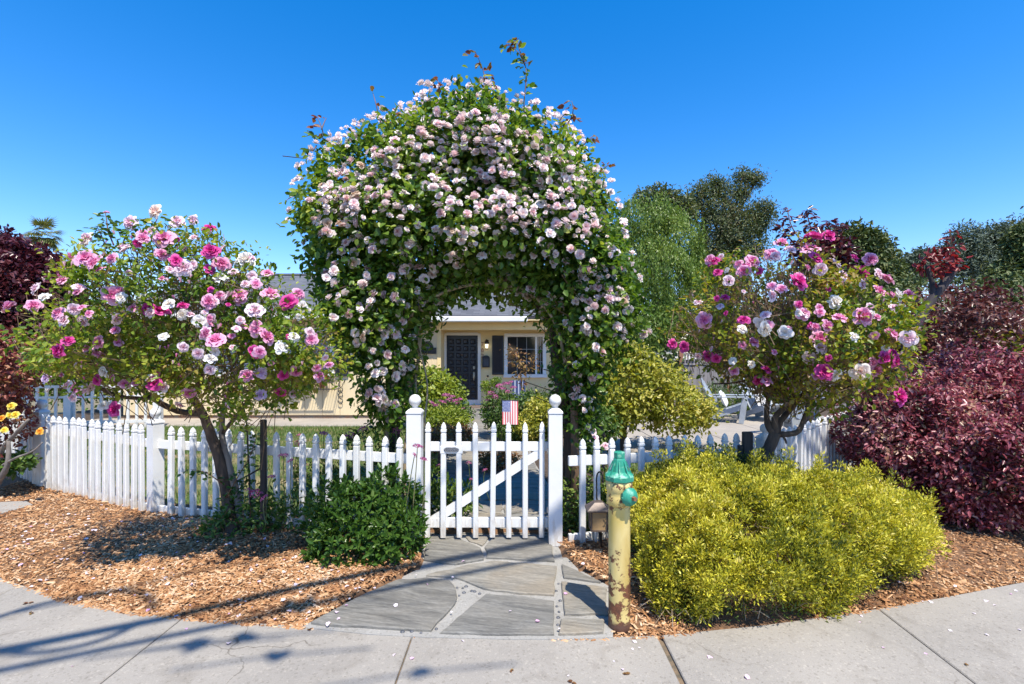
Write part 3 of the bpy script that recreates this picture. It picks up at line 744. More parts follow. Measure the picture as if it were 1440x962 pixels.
# yard behind the fence: soil, lawn, walkway, patio
mb = MB(); xs = np.linspace(-11.5, 11.5, 60)
for i in range(len(xs) - 1):
    a, b = xs[i], xs[i + 1]
    mb.add([(a, fline(a) + .2, .0), (b, fline(b) + .2, .0), (b, 30, .0), (a, 30, .0)], [(0, 1, 2, 3)])
struct(mb.build('garden_soil', M['soil']))
def lawnmat():
    m, nt, b, out = new_mat('lawn_base'); t = noise(nt, 2.2, 6, .65); r = ramp(nt, [(.38, (.055, .10, .02)), (.5, (.13, .13, .045)), (.62, (.27, .19, .10))], t.outputs[0])
    nt.links.new(r.outputs[0], b.inputs['Base Color']); b.inputs['Roughness'].default_value = 1; return m
M['lawn'] = lawnmat()
mb = MB(); mb.prism([(-9.5, 8.0), (-5.2, 5.55), (-3.3, 4.62), (-.95, 4.05), (-1.0, 6.5), (-1.5, 10.0), (-9.5, 10.0)], -.05, .008); struct(mb.build('lawn', M['lawn']))
mb = MB(); mb.prism([(.9, 4.1), (3.2, 5.3), (6.5, 8.3), (1.6, 7.6), (1.2, 6)], -.05, .008); struct(mb.build('garden_bed', M['lawn']))
def grass(n, poly, L, mat, name, nthr=None, sgn=1):
    A = np.array(poly); q = rng.uniform(A.min(0), A.max(0), size=(n * 2, 2)); q = q[inpoly(q, A)][:n]
    if nthr is not None:
        v = nz(np.column_stack([q, np.zeros(len(q))]), 2.4, 55) - np.clip((q[:, 1] - 7.2) / 1.6, 0, 1) * 1.2; q = q[(v * sgn) < nthr * sgn]
    m = len(q); a = rng.uniform(0, 6.28, m); lean = rng.uniform(.1, .7, m)
    d = np.column_stack([np.cos(a) * lean, np.sin(a) * lean, np.ones(m)]); up = np.column_stack([np.cos(a), np.sin(a), -lean])
    ll = rng.uniform(.5, 1.2, m) * L
    return stamp(name, np.column_stack([q, np.full(m, .006)]), d, up, ll, .0075, mat, None, 'blade', oname=name)
LP = [(-8.5, 7.6), (-5.2, 5.6), (-3.3, 4.65), (-.95, 4.1), (-1.0, 6.5), (-1.5, 9.95), (-8.5, 9.95)]
grass(60000, LP, .075, M['grass'], 'lawn_grass', nthr=.05, sgn=1)
grass(26000, LP, .05, M['drygrass'], 'dry_lawn_grass', nthr=.0, sgn=-1)
grass(9000, [(.6, 4.0), (2.2, 4.4), (3.4, 5.6), (4.8, 7.0), (1.4, 7.0)], .07, M['grass'], 'garden_bed_grass')
mb = MB(); mb.box((-5.2, 10.6, 0.0), (8.6, 1.15, .06), bev=.01); struct(mb.build('house_walkway', M['patio']))
# inner path of flagstones from the gate to the door
ip = struct(thing('garden_path', None, None, (-.4, 8, 0), kind='structure'))
def pathx(y):
    c = np.interp(y, [3.9, 5, 6.5, 8.5, 10, 13.4], [-.17, -.20, -.30, -.38, -.55, -1.25]); w = np.interp(y, [3.9, 5, 6.5, 8.5, 10, 13.4], [.56, .66, .62, .62, .62, .8]); return c, w
ys = np.linspace(3.99, 13.4, 16)
mb = MB()
for i in range(len(ys) - 1):
    (c0, w0), (c1, w1) = pathx(ys[i]), pathx(ys[i + 1])
    mb.add([(c0 - w0, ys[i], .012), (c0 + w0, ys[i], .012), (c1 + w1, ys[i + 1], .012), (c1 - w1, ys[i + 1], .012)], [(0, 1, 2, 3)])
mb.build('mortar_bed', M['mortar'], ip)
yc = 4.02
while yc < 13.1:
    h = RR.uniform(.38, .62) * (1 if yc < 8 else 1.5); y1 = min(yc + h, 13.35); c0, w0 = pathx(yc); c1, w1 = pathx(y1)
    cuts = sorted([RR.uniform(-.45, -.1), RR.uniform(.15, .5)]) if RR.random() < .5 else [RR.uniform(-.25, .25)]
    ed = [-.98] + cuts + [.98]
    for e0, e1 in zip(ed[:-1], ed[1:]):
        s = RR.uniform(-.08, .08) if e1 < .9 else 0; s0 = RR.uniform(-.05, .05) if e0 > -.9 else 0
        poly = [(c0 + w0 * e0 + .012, yc + .012), (c0 + w0 * (e1) - .012, yc + .012), (c1 + w1 * (e1 + s * 0) - .012, y1 - .012), (c1 + w1 * e0 + .012, y1 - .012)]
        mb = MB(); mb.prism(wobble(poly, .018), -.02, .026 + RR.uniform(-.002, .003), bev=.006)
        mb.build('flagstone', M['slate'] if RR.random() < .35 else M['tanstone'], ip)
    yc = y1
# patio
pt = struct(thing('patio', None, None, (4, 9, 0), kind='structure'))
mb = MB(); mb.prism([(1.15, 7.15), (7.0, 7.15), (7.6, 12.0), (1.9, 12.4), (1.3, 9.6)], -.05, .010); mb.build('joint_bed', M['mortar'], pt)
for i in range(5):
    for j in range(4):
        x0 = 1.3 + i * 1.18; y0 = 7.2 + j * 1.2
        mb = MB(); mb.prism([(x0 + .008, y0 + .008), (x0 + 1.172, y0 + .008), (x0 + 1.172, y0 + 1.192), (x0 + .008, y0 + 1.192)], -.02, .028, bev=.006); mb.build('slab', M['patio'], pt)
mb = MB(); mb.prism([(-.55, 9.2), (1.28, 9.6), (1.28, 10.5), (-.3, 10.3)], -.02, .02); struct(mb.build('side_path', M['patio']))
# small concrete pad in the mulch at the left edge
a = G(0, 714, .03); 
mb = MB(); mb.prism([(G(-60, 716).x, G(-60, 716).y), (G(38, 711).x, G(38, 711).y), (G(46, 716).x, G(46, 716).y), (G(0, 729).x, G(0, 729).y), (G(-60, 738).x, G(-60, 738).y)], -.05, .05, bev=.01)
setp(mb.build('utility_cover', M['concrete']), 'small flat concrete cover set into the bark mulch at the left edge', 'cover')

# ------------------------------------------------------------------ picket fences and gate
def picket_mesh(H, w=.046, d=.040):
    prof = [(0, 1), (H - .092, 1), (H - .088, .82), (H - .080, .82), (H - .076, 1.08), (H - .060, 1.10), (H - .056, .90), (H - .040, .93), (H - .022, .72), (H - .008, .36), (H, .05)]
    vs = []; fs = []; n = 8
    for z, s in prof:
        hx, hy = w / 2 * s, d / 2 * (s if s < .8 else s); c = .006 * s
        for x, y in ((-hx + c, -hy), (hx - c, -hy), (hx, -hy + c), (hx, hy - c), (hx - c, hy), (-hx + c, hy), (-hx, hy - c), (-hx, -hy + c)): vs.append((x, y, z))
    for i in range(len(prof) - 1):
        for k in range(n): fs.append((i * n + k, i * n + (k + 1) % n, (i + 1) * n + (k + 1) % n, (i + 1) * n + k))
    fs.append(tuple(range(n - 1, -1, -1))); fs.append(tuple((len(prof) - 1) * n + k for k in range(n)))
    mb = MB(); mb.add(vs, fs); return mb.mesh('picket', M['vinyl'])
PKT = picket_mesh(.82)
PKG = picket_mesh(.915, .042)
def add_post(parent, x, y, z0, H, w=.11, rz=0.0, ball=.048):
    mb = MB(); zt = H - 2 * ball - .055
    mb.box((0, 0, zt / 2), (w, w, zt), bev=.006)
    cap = [(w * .5 * 1.09, zt), (w * .5 * 1.09, zt + .012), (w * .44, zt + .026), (w * .26, zt + .040)]
    vs = []
    for r, z in cap: vs += [(-r, -r, z), (r, -r, z), (r, r, z), (-r, r, z)]
    fs = [(3, 2, 1, 0), (12, 13, 14, 15)]
    for k in range(3):
        for j in range(4): fs.append((k * 4 + j, k * 4 + (j + 1) % 4, k * 4 + 4 + (j + 1) % 4, k * 4 + 4 + j))
    mb.add(vs, fs)
    po = put('post', mb.mesh('post', M['vinyl']), parent, (x, y, z0), rot=(0, 0, rz))
    mb = MB(); zc = zt + .040; pr = [(ball * .5, zc), (ball * .44, zc + .008)]
    for i in range(1, 12):
        a = -PI / 2 + .42 + (PI - .42) * i / 11; pr.append((max(ball * math.cos(a), .002), zc + .010 + ball * (1 + math.sin(a))))
    mb.lathe(pr, (0, 0, 0), n=24)
    f = bpy.data.objects.new('finial', mb.mesh('finial', M['vinyl'])); COL.objects.link(f); f.parent = po
    return po
def fence(label, a, b, n, s0, sp, H_off=.015, group='white picket fence panels around the garden', rails=(.66, .055), ext=(0.0, 0.0), label_extra=None):
    a, b = Vector(a), Vector(b); d = (b - a).normalized(); out = Vector((d.y, -d.x));
    if out.y > 0: out = -out
    rz = math.atan2(d.y, d.x)
    t = thing('picket_fence', label, 'fence', ((a.x + b.x) / 2, (a.y + b.y) / 2, 0), group=group)
    L = (b - a).length
    for zr in rails:
        mb = MB(); p0 = a - d * ext[0]; p1 = b + d * ext[1]; c = (p0 + p1) / 2
        mb.box((c.x, c.y, zr), ((p1 - p0).length, .030, .078), rz=rz, bev=.004); mb.build('rail', M['vinyl'], t)
    for i in range(n):
        p = a + d * (s0 + sp * i) + out * .036
        put('picket', PKT, t, (p.x, p.y, H_off + RR.uniform(-.004, .004)), rot=(RR.gauss(0, .006), RR.gauss(0, .006), rz))
    return t, d, rz
fa, dA, rA = fence('white picket fence panel from the gate left to the corner post, behind the glossy clump', FA0, FA1, 19, .13, .1268)
add_post(fa, -.762, 3.80, .0, 1.18, w=.112)
fb, dB, rB = fence('white picket fence panel with tightly overlapping pickets, left of the rose tree trunk', FA1, FB1, 16, .15, .1268)
add_post(fb, FA1.x, FA1.y, .0, 1.0, w=.098, rz=rB, ball=.046)
fc, dC, rC = fence('white picket fence panel partly hidden by the red leaved shrub at the left edge', FB1, FC1, 21, .12, .1268)
add_post(fc, FB1.x, FB1.y, .0, .995, w=.10, rz=rB + .1, ball=.05)
fd, dD, rD = fence('white picket fence panel right of the gate, behind the lantern and the yellow pipe', FD0 + Vector((.085, .02)), FD1, 14, .10, .1235, ext=(.0, 0))
add_post(fd, .338, 3.79, .0, 1.18, w=.104)
fe, dE, rE = fence('white picket fence panel receding between the golden and the purple shrubs', FD1, FE1, 31, .10, .1268)
add_post(fe, FD1.x + .01, FD1.y + .03, .0, .90, w=.10, rz=.4, ball=.04)
# the far fence at the back left
t = thing('picket_fence', 'distant white garden fence with thin balusters, seen above the left picket fence', 'fence', (-8.5, 9.3, 0))
a, b = Vector((-10.4, 9.2)), Vector((-7.1, 9.8)); d = (b - a).normalized(); rz = math.atan2(d.y, d.x); n = 21
for zr, h in ((.87, .05), (.66, .04), (.16, .06)):
    c = (a + b) / 2; mb = MB(); mb.box((c.x, c.y, zr), ((b - a).length, .04, h), rz=rz); mb.build('rail', M['vinyl'], t)
mb = MB(); mb.box((0, 0, .43), (.045, .03, .86)); me = mb.mesh('baluster', M['vinyl'])
for i in range(n):
    p = a + d * (.08 + i * .157); put('baluster', me, t, (p.x, p.y, 0), rot=(0, 0, rz))
mb = MB(); mb.box((0, 0, .5), (.12, .12, 1.0), bev=.01); me = mb.mesh('post', M['vinyl'])
for k in (0, 1.72, 3.3):
    p = a + d * k; put('post', me, t, (p.x, p.y, 0), rot=(0, 0, rz))

# gate
gt = thing('garden_gate', 'white picket gate with diagonal brace and oval plaque between two ball topped posts', 'gate', (-.17, 3.86, 0))
gy = 3.855
for (y0, y1, nm) in ((622, 635, 'rail'), (729, 743, 'rail')):
    z1, z0 = P(0, y0, gy).z, P(0, y1, gy).z
    mb = MB(); mb.box(((P(603, 0, gy).x + P(771, 0, gy).x) / 2, gy + .025, (z0 + z1) / 2), (P(771, 0, gy).x - P(603, 0, gy).x, .03, z1 - z0), bev=.004); mb.build('rail', M['vinyl'], gt)
mb = MB(); mb.bar(P(607, 733, gy + .026), P(763, 634, gy + .026), .026, .070, up=(0, 0, 1)); mb.build('brace', M['vinyl'], gt)
for i, px in enumerate((601, 623.2, 646, 669, 692.5, 715.5, 738.5, 761.5)):
    p = P(px, 0, gy - .004); put('picket', PKG, gt, (p.x, p.y, .035 + RR.uniform(-.003, .003)), rot=(RR.gauss(0, .005), RR.gauss(0, .006), 0))
mb = MB()
for px in (601, 646, 692.5, 738.5, 761.5):
    for y in (629, 736):
        p = P(px, y, gy - .017); mb.lathe([(.004, 0), (.003, .002)], (p.x, p.y, p.z), n=8, axis=(0, -1, 0))
mb.build('screws', M['steel'], gt, kind='stuff')
pc = P(635, 632.5, gy - .022); mb = MB(); mb.box((pc.x, pc.y, pc.z), (.178, .012, .062), bev=.003); pl = mb.build('backing_board', M['vinyl'], gt)
M['pewter'] = pm('pewter_plaque', (.17, .18, .21), (.10, .105, .125), scale=25, rough=.45, metal=.4)
mb = MB(); n = 28
def bow(k, s=1.0):
    a = 2 * PI * k / n; x = .060 * math.cos(a); z = .0165 * math.sin(a) * (1.0 + .45 * min(1, abs(math.cos(a)) * 1.4)) * (1 - .0 * abs(x)); return x * s, z * s
for y_, s in ((pc.y - .006, 1), (pc.y - .011, 1), (pc.y - .013, .93)):
    for k in range(n): x, z = bow(k, s); mb.v.append((pc.x + x, y_, pc.z + z + .002))
for l in range(2):
    for k in range(n): mb.f.append([l * n + k, l * n + (k + 1) % n, (l + 1) * n + (k + 1) % n, (l + 1) * n + k]); mb.m.append(0); mb.sm.append(False)
mb.f.append([2 * n + k for k in range(n)]); mb.m.append(0); mb.sm.append(False)
plq = mb.build('plaque', M['pewter'], gt)
mb = MB()
for k in range(n): mb.bar((pc.x + bow(k, .86)[0], pc.y - .0135, pc.z + .002 + bow(k, .86)[1]), (pc.x + bow(k + 1, .86)[0], pc.y - .0135, pc.z + .002 + bow(k + 1, .86)[1]), .002, .002)
for s in (-1, 1):
    for q in range(7):
        a0, a1 = q * .8, (q + 1) * .8; r0, r1 = .010 - q * .001, .010 - (q + 1) * .001
        mb.bar((pc.x + s * (.030 + r0 * math.cos(a0)), pc.y - .0138, pc.z + .002 + r0 * math.sin(a0)), (pc.x + s * (.030 + r1 * math.cos(a1)), pc.y - .0138, pc.z + .002 + r1 * math.sin(a1)), .002, .0022)
for k in range(9): mb.lathe([(.0022, 0), (.001, .0015)], (pc.x - .014 + k * .0035, pc.y - .013, pc.z + .002 + .006 * math.sin(k * 1.7)), n=6, axis=(0, -1, 0))
mb.build('raised_ornament', M['steel'], plq, kind='stuff')
mb = MB()
for z in (.25, .72): mb.box((P(770, 0, gy).x + .012, gy + .0, z), (.035, .012, .05), bev=.003)
mb.build('hinges', M['steel'], gt, kind='stuff')

# ------------------------------------------------------------------ house
hs = thing('house', 'low pale yellow house with grey shingle roof seen through the rose arch', 'house', (-3, 14, 0))
def slab_wall(name, x0, x1, y0, y1, z0, z1, mat, parent=hs, **k):
    mb = MB(); mb.box(((x0 + x1) / 2, (y0 + y1) / 2, (z0 + z1) / 2), (x1 - x0, y1 - y0, z1 - z0), **k); return mb.build(name, mat, parent)
WX1 = P(552, 0, 11.2).x; WX0 = -9.0
# left wing: wall pieces around the window
wx0, wx1, wz0, wz1 = -6.9, P(470, 0, 11.2).x, 1.0, 2.12
wt = 2.42
slab_wall('wall', WX0, wx0, 11.2, 11.36, 0.10, wt, M['cream']); slab_wall('wall', wx1, WX1, 11.2, 11.36, 0.10, wt, M['cream'])
slab_wall('wall', wx0, wx1, 11.203, 11.36, 0.10, wz0, M['cream']); slab_wall('wall', wx0, wx1, 11.203, 11.36, wz1, wt, M['cream'])
slab_wall('wall', WX1 - .16, WX1, 11.36, 13.4, 0, wt, M['cream']); slab_wall('wall', WX0, WX0 + .16, 11.36, 17, 0, wt, M['cream'])
slab_wall('foundation', WX0 + .02, WX1 - .02, 11.23, 11.34, -.05, .10, pm('rusty_foundation', (.40, .22, .12), (.32, .26, .20), scale=6, rough=.9))
mb = MB(); x = WX0 + .1
while x < WX1:
    if not (wx0 - .05 < x < wx1 + .05): mb.box((x, 11.196, .98 + .28), (.012, .012, 2.32))
    else: mb.box((x, 11.199, .55), (.012, .012, .9))
    x += .41
mb.build('siding_joints', pm('siding_joint', (.50, .40, .26), (.46, .37, .24), rough=.8), hs, kind='stuff')
def window(x0, x1, y, z0, z1, mull=(), grid=None, fw=.085, blinds=False, parent=hs):
    w = None
    mb = MB()
    mb.box(((x0 + x1) / 2, y, z1 - fw / 2), (x1 - x0, .09, fw), bev=.006); mb.box(((x0 + x1) / 2, y - .012, z0 + fw / 2), (x1 - x0 + .04, .12, fw), bev=.006)
    for x in (x0 + fw / 2, x1 - fw / 2): mb.box((x, y + .003, (z0 + z1) / 2), (fw, .084, z1 - z0 - 2 * fw), bev=.004)
    for x in mull: mb.box((x, y + .005, (z0 + z1) / 2), (.06, .06, z1 - z0 - 2 * fw))
    w = mb.build('window', M['trim'], parent)
    edges = [x0 + fw] + list(mull) + [x1 - fw]
    for a_, b_ in zip(edges[:-1], edges[1:]):
        mb = MB(); mb.box(((a_ + b_) / 2, y + .05, (z0 + z1) / 2), (b_ - a_, .012, z1 - z0 - 2 * fw + .01)); mb.build('pane', M['glass'] if not blinds else M['blindglass'], w)
        if grid:
            mb = MB(); nx_, nz_ = grid
            for i in range(1, nx_): mb.box((a_ + (b_ - a_) * i / nx_, y + .040, (z0 + z1) / 2), (.016, .008, z1 - z0 - 2 * fw))
            for i in range(1, nz_): mb.box(((a_ + b_) / 2, y + .041, z0 + fw + (z1 - z0 - 2 * fw) * i / nz_), (b_ - a_, .008, .016))
            mb.build('muntins', M['muntin'], w, kind='stuff')
    if blinds:
        mb = MB(); z = z0 + fw + .02
        while z < z1 - fw: mb.box(((x0 + x1) / 2, y + .038, z), (x1 - x0 - 2 * fw, .004, .030), rx=.6); z += .045
        mb.build('blind_slats', M['blind'], w, kind='stuff')
    return w
M['muntin'] = pm('muntin', (.30, .31, .32), (.28, .29, .30), rough=.5)
M['blind'] = pm('blind_slat', (.42, .48, .56), (.38, .44, .52), scale=3, rough=.4)
M['blindglass'] = pm('blue_glass', (.12, .16, .22), (.10, .14, .2), scale=2, rough=.12)
window(wx0, wx1, 11.19, wz0, wz1, mull=(-5.5,), blinds=True)
def shutter(x0, x1, y, z0, z1):
    mb = MB(); mb.box(((x0 + x1) / 2, y, (z0 + z1) / 2), (x1 - x0, .035, z1 - z0), bev=.004); s = mb.build('shutter', M['shutter'], hs)
    mb = MB(); z = z0 + .08
    while z < z1 - .06: mb.box(((x0 + x1) / 2, y - .019, z), (x1 - x0 - .08, .010, .026), rx=.5); z += .034
    mb.build('louvres', M['shutter'], s, kind='stuff')
shutter(P(471, 0, 11.17).x + .01, P(490, 0, 11.17).x, 11.17, 1.0, 2.14)
# entry walls
PWY, DWY = 13.4, 14.2
px0, px1 = WX1 - .1, P(619.5, 0, PWY).x
slab_wall('wall', px0, px1, PWY, PWY + .14, 0, 2.42, M['cream'])
slab_wall('wall', px1 - .14, px1 - .002, PWY + .14, DWY, 0, 2.42, M['yellow'])
slab_wall('corner_trim', px1 - .09, px1 + .012, PWY - .022, PWY + .02, 0, 2.36, M['yellow'])
mb = MB(); x = px0 + .12
while x < px1 - .1: mb.box((x, PWY - .004, 1.2), (.022, .012, 2.4)); x += .135
mb.build('siding_battens', M['cream'], hs, kind='stuff')
# door wall with openings
dx0, dx1, dz1 = P(628, 0, DWY).x, P(672, 0, DWY).x, 2.07
vx0, vx1, vz0, vz1 = P(709, 0, DWY).x, P(768, 0, DWY).x, P(0, 531, DWY).z, P(0, 469, DWY).z
HX1 = 2.35
for (a_, b_, c_, d_) in ((px1 - .1, dx0, 0, 2.42), (dx0, dx1, dz1, 2.42), (dx1, vx0, 0, 2.42), (vx0, vx1, 0, vz0), (vx0, vx1, vz1, 2.42), (vx1, HX1, 0, 2.42)):
    slab_wall('wall', a_, b_, DWY, DWY + .14, c_, d_, M['yellow'])
mb = MB(); x = px1 + .1
while x < HX1:
    if not (dx0 - .1 < x < dx1 + .1) and not (vx0 - .05 < x < vx1 + .05): mb.box((x, DWY - .003, 1.2), (.014, .010, 2.4))
    elif vx0 < x < vx1: mb.box((x, DWY - .003, vz0 / 2), (.014, .010, vz0 - .1)); mb.box((x, DWY - .003, (vz1 + 2.4) / 2), (.014, .010, 2.36 - vz1))
    x += .15
mb.build('siding_battens', M['yellow'], hs, kind='stuff')
slab_wall('wall', HX1 - .14, HX1, DWY + .14, 18, 0, 2.42, M['yellow'])
slab_wall('porch_beam', px1 - .1, HX1, 13.36, 13.52, 2.19, 2.42, M['yellow'], bev=.01)
slab_wall('porch_slab', px1 + .02, 2.2, 13.36, 14.2, -.05, .035, pm('porch_brown', (.16, .11, .09), (.12, .09, .075), rough=.8))
# door
dr = thing('door', None, None, (0, 0, 0)); dr.parent = hs; ORG[dr.name] = Vector((0, 0, 0)); dr.location = -Vector(hs.location)
mb = MB(); mb.box(((dx0 + dx1) / 2, DWY + .05, dz1 / 2), (dx1 - dx0, .045, dz1)); mb.build('door_leaf', M['door'], dr)
mb = MB(); fw = .085
for x in (dx0 - fw / 2, dx1 + fw / 2): mb.box((x, DWY - .018, (dz1 + .06) / 2), (fw, .05, dz1 + .06), bev=.004)
mb.box(((dx0 + dx1) / 2, DWY - .016, dz1 + fw / 2), (dx1 - dx0 - .002, .046, fw), bev=.004); mb.box(((dx0 + dx1) / 2, DWY - .03, .045), (dx1 - dx0, .12, .03))
mb.box(((dx0 + dx1) / 2, DWY + .01, .12), (dx1 - dx0, .02, .12)); mb.build('door_frame', M['trim'], dr)
dw = dx1 - dx0; mb = MB(); s = .15
vs = [(-s / 2, 0, -s / 2), (s / 2, 0, -s / 2), (s / 2, 0, s / 2), (-s / 2, 0, s / 2), (-s * .38, -.02, -s * .38), (s * .38, -.02, -s * .38), (s * .38, -.02, s * .38), (-s * .38, -.02, s * .38), (-s * .2, -.006, -s * .2), (s * .2, -.006, -s * .2), (s * .2, -.006, s * .2), (-s * .2, -.006, s * .2)]
fs = [(8, 9, 10, 11)] + [(k * 4 + j, k * 4 + (j + 1) % 4, k * 4 + 4 + (j + 1) % 4, k * 4 + 4 + j) for k in range(2) for j in range(4)]
mb.add(vs, fs); pme = mb.mesh('door_panel', M['door'])
for i in range(4):
    for j in range(9): put('door_panel', pme, dr, (dx0 + dw * (i + .5) / 4 * .92 + dw * .04, DWY + .027, .26 + j * .203))
hx = P(666.5, 0, DWY).x
mb = MB(); mb.box((hx, DWY + .018, 1.12), (.055, .02, .09), bev=.008); mb.lathe([(.022, 0), (.02, .03)], (hx, DWY + .01, 1.12), n=12, axis=(0, -1, 0)); mb.build('deadbolt', M['steel'], dr)
mb = MB(); mb.box((hx, DWY + .018, .90), (.05, .02, .2), bev=.008); mb.tube(smooth_path([(hx, DWY + .01, .99), (hx, DWY - .05, .96), (hx, DWY - .055, .86), (hx, DWY - .04, .78), (hx, DWY + .01, .74)]), .012, n=8); mb.build('handle', M['steel'], dr)
mb = MB(); c = P(649.5, 499, DWY); mb.lathe([(.035, 0), (.03, .02), (.012, .03)], (c.x, DWY + .028, c.z), n=12, axis=(0, -1, 0)); mb.build('knocker', M['bronze'], dr)
window(vx0, vx1, DWY - .01, vz0, vz1, mull=(P(754, 0, DWY).x,), grid=(3, 3), fw=.10)
shutter(P(692, 0, DWY - .03).x, P(708, 0, DWY - .03).x, DWY - .02, P(0, 527, DWY).z, P(0, 472, DWY).z)
# wall lamp
c = P(684.5, 484, DWY - .1)
wl_ = thing('wall_lamp', 'small black lit porch lantern mounted beside the dark front door', 'lamp', (c.x, DWY, c.z))
mb = MB(); mb.box((c.x, DWY - .012, c.z + .05), (.09, .022, .16), bev=.01); mb.tube(smooth_path([(c.x, DWY - .02, c.z + .06), (c.x, DWY - .10, c.z + .14), (c.x, DWY - .12, c.z + .10)]), .012, n=8); mb.lathe([(.075, .02), (.07, .05), (.035, .10), (.012, .12)], (c.x, DWY - .12, c.z), n=6, smooth=False); mb.build('bracket', M['iron'], wl_); mb = MB(); mb.lathe([(.04, -.15), (.055, -.13), (.02, -.12)], (c.x, DWY - .12, c.z), n=6, smooth=False); mb.build('lamp_base', M['iron'], wl_)
mb = MB(); mb.lathe([(.034, -.12), (.050, .0)], (c.x, DWY - .12, c.z), n=6, smooth=False); mb.build('lamp_glass', M['lampglass'], wl_)
# mailbox
c = P(683.5, 509, DWY - .06)
mx = thing('mailbox', 'black wall mounted mailbox with a rounded top below the porch lamp', 'mailbox', (c.x, DWY, c.z))
mb = MB(); q = [(-.11, -.16), (.11, -.16), (.11, .12)] + [(.11 * math.cos(a), .12 + .07 * math.sin(a)) for a in (0.5, 1.05, 1.57, 2.1, 2.64)] + [(-.11, .12)]
n = len(q); mb.add([(c.x + x, DWY - .001, c.z + z) for x, z in q] + [(c.x + x, DWY - .11, c.z + z) for x, z in q], [tuple(range(n)), tuple(range(2 * n - 1, n - 1, -1))] + [(i, n + i, n + (i + 1) % n, (i + 1) % n) for i in range(n)]); mb.build('body', M['iron'], mx)
mb = MB(); mb.box((c.x, DWY - .114, c.z - .02), (.15, .008, .20), bev=.003); mb.box((c.x, DWY - .12, c.z + .09), (.19, .03, .02)); mb.build('front_panel', pm('dark_grey_panel', (.06, .065, .08), (.045, .05, .06)), mx)
c = P(686, 529, DWY); mb = MB(); mb.lathe([(.03, 0), (.025, .03)], (c.x, DWY, c.z), n=10, axis=(0, -1, 0)); setp(mb.build('hose_tap', M['iron']), 'small dark round fitting on the yellow wall below the mailbox', 'fitting')
def text_mesh(txt, size, mat, loc, parent, name='lettering', ext=.004):
    cu = bpy.data.curves.new('tmp_text', 'FONT'); cu.body = txt; cu.size = size; cu.extrude = ext; cu.align_x = 'CENTER'; cu.resolution_u = 2
    o = bpy.data.objects.new('tmp_text', cu); COL.objects.link(o); bpy.context.view_layer.update()
    me = bpy.data.meshes.new_from_object(o.evaluated_get(bpy.context.evaluated_depsgraph_get())); bpy.data.objects.remove(o)
    me.materials.clear(); me.materials.append(mat); me.name = name
    p = put(name, me, parent, loc, rot=(PI / 2, 0, 0)); p['kind'] = 'stuff' if parent else None
    return p
# vertical house numbers (separate digits)
M['rednum'] = pm('red_number', (.34, .08, .07), (.30, .12, .08), rough=.5)
for ch, y in (('7', 487), ('0', 495.5), ('2', 503)):
    c = P(678.5, y, DWY - .02); mb = None
    o = text_mesh(ch, .17, M['rednum'], (c.x, DWY - .02, c.z), hs, 'house_number')
    del o['kind']
# plaque
c = P(600.5, 489, PWY)
pq = thing('address_plaque', 'black arched address plaque on the pale siding left of the front door', 'sign', (c.x, PWY, c.z))
hw, hh, br_ = P(613.5, 0, PWY).x - c.x, .085, .0
q = [(-hw, -.17), (hw, -.17), (hw, .0), (hw * .72, .0)] + [(hw * .70 * math.cos(a), .0 + .175 * math.sin(a)) for a in np.linspace(.15, PI - .15, 11)] + [(-hw * .72, .0), (-hw, .0)]
n = len(q); mb = MB(); mb.add([(c.x + x, PWY - .012, c.z + z) for x, z in q] + [(c.x + x, PWY - .035, c.z + z) for x, z in q], [tuple(range(n)), tuple(range(2 * n - 1, n - 1, -1))] + [(i, n + i, n + (i + 1) % n, (i + 1) % n) for i in range(n)]); mb.build('plate', pm('black_plaque', (.014, .015, .018), (.02, .02, .022), rough=.4), pq)
text_mesh('702', .13, pm('dull_silver_lettering', (.22, .23, .24), (.18, .19, .20), rough=.5), (c.x, PWY - .038, c.z - .01), pq, 'number')
# roofs
def roof(name, x0, x1, ye, ze, yr, zr, yb, th=.10):
    mb = MB(); sl = math.atan2(zr - ze, yr - ye)
    L = math.hypot(yr - ye, zr - ze)
    o = put(name, None) if False else None
    m2 = MB(); m2.add([(0, 0, 0), (x1 - x0, 0, 0), (x1 - x0, L, 0), (0, L, 0), (0, 0, -th), (x1 - x0, 0, -th), (x1 - x0, L, -th), (0, L, -th)], [(0, 1, 2, 3), (7, 6, 5, 4), (0, 4, 5, 1), (1, 5, 6, 2), (2, 6, 7, 3), (3, 7, 4, 0)])
    put('roof', m2.mesh('roof', M['roof']), hs, (x0, ye, ze), rot=(sl, 0, 0))
    L2 = math.hypot(yb - yr, zr - ze)
    m2 = MB(); m2.add([(0, 0, 0), (x1 - x0, 0, 0), (x1 - x0, L2, 0), (0, L2, 0), (0, 0, -th), (x1 - x0, 0, -th), (x1 - x0, L2, -th), (0, L2, -th)], [(0, 1, 2, 3), (7, 6, 5, 4), (0, 4, 5, 1), (1, 5, 6, 2), (2, 6, 7, 3), (3, 7, 4, 0)])
    put('roof', m2.mesh('roof', M['roof']), hs, (x0, yr - .005, zr - .004), rot=(-math.atan2(zr - ze, yb - yr), 0, 0))
    mb = MB(); mb.box(((x0 + x1) / 2, yr, zr + .01), (x1 - x0, .22, .05)); mb.build('ridge_cap', M['roof'], hs)
roof('roof', -9.4, WX1 + .35, 10.75, 2.42, 15.2, 1.48 + 113 / 680 * 15.2, 19.6)
roof('roof', -3.55, .46, 13.05, 2.56, 17.4, 4.15, 21.5)
roof('roof', .46, 2.7, 13.07, 2.56, 17.4, 4.15, 21.5)
slab_wall('gutter', -9.4, WX1 + .33, 10.62, 10.745, 2.28, 2.40, M['trim'], bev=.02)
slab_wall('gutter', P(596, 0, 13.0).x - .3, P(742, 0, 13.0).x, 12.90, 13.045, 2.38, 2.53, M['trim'], bev=.025)
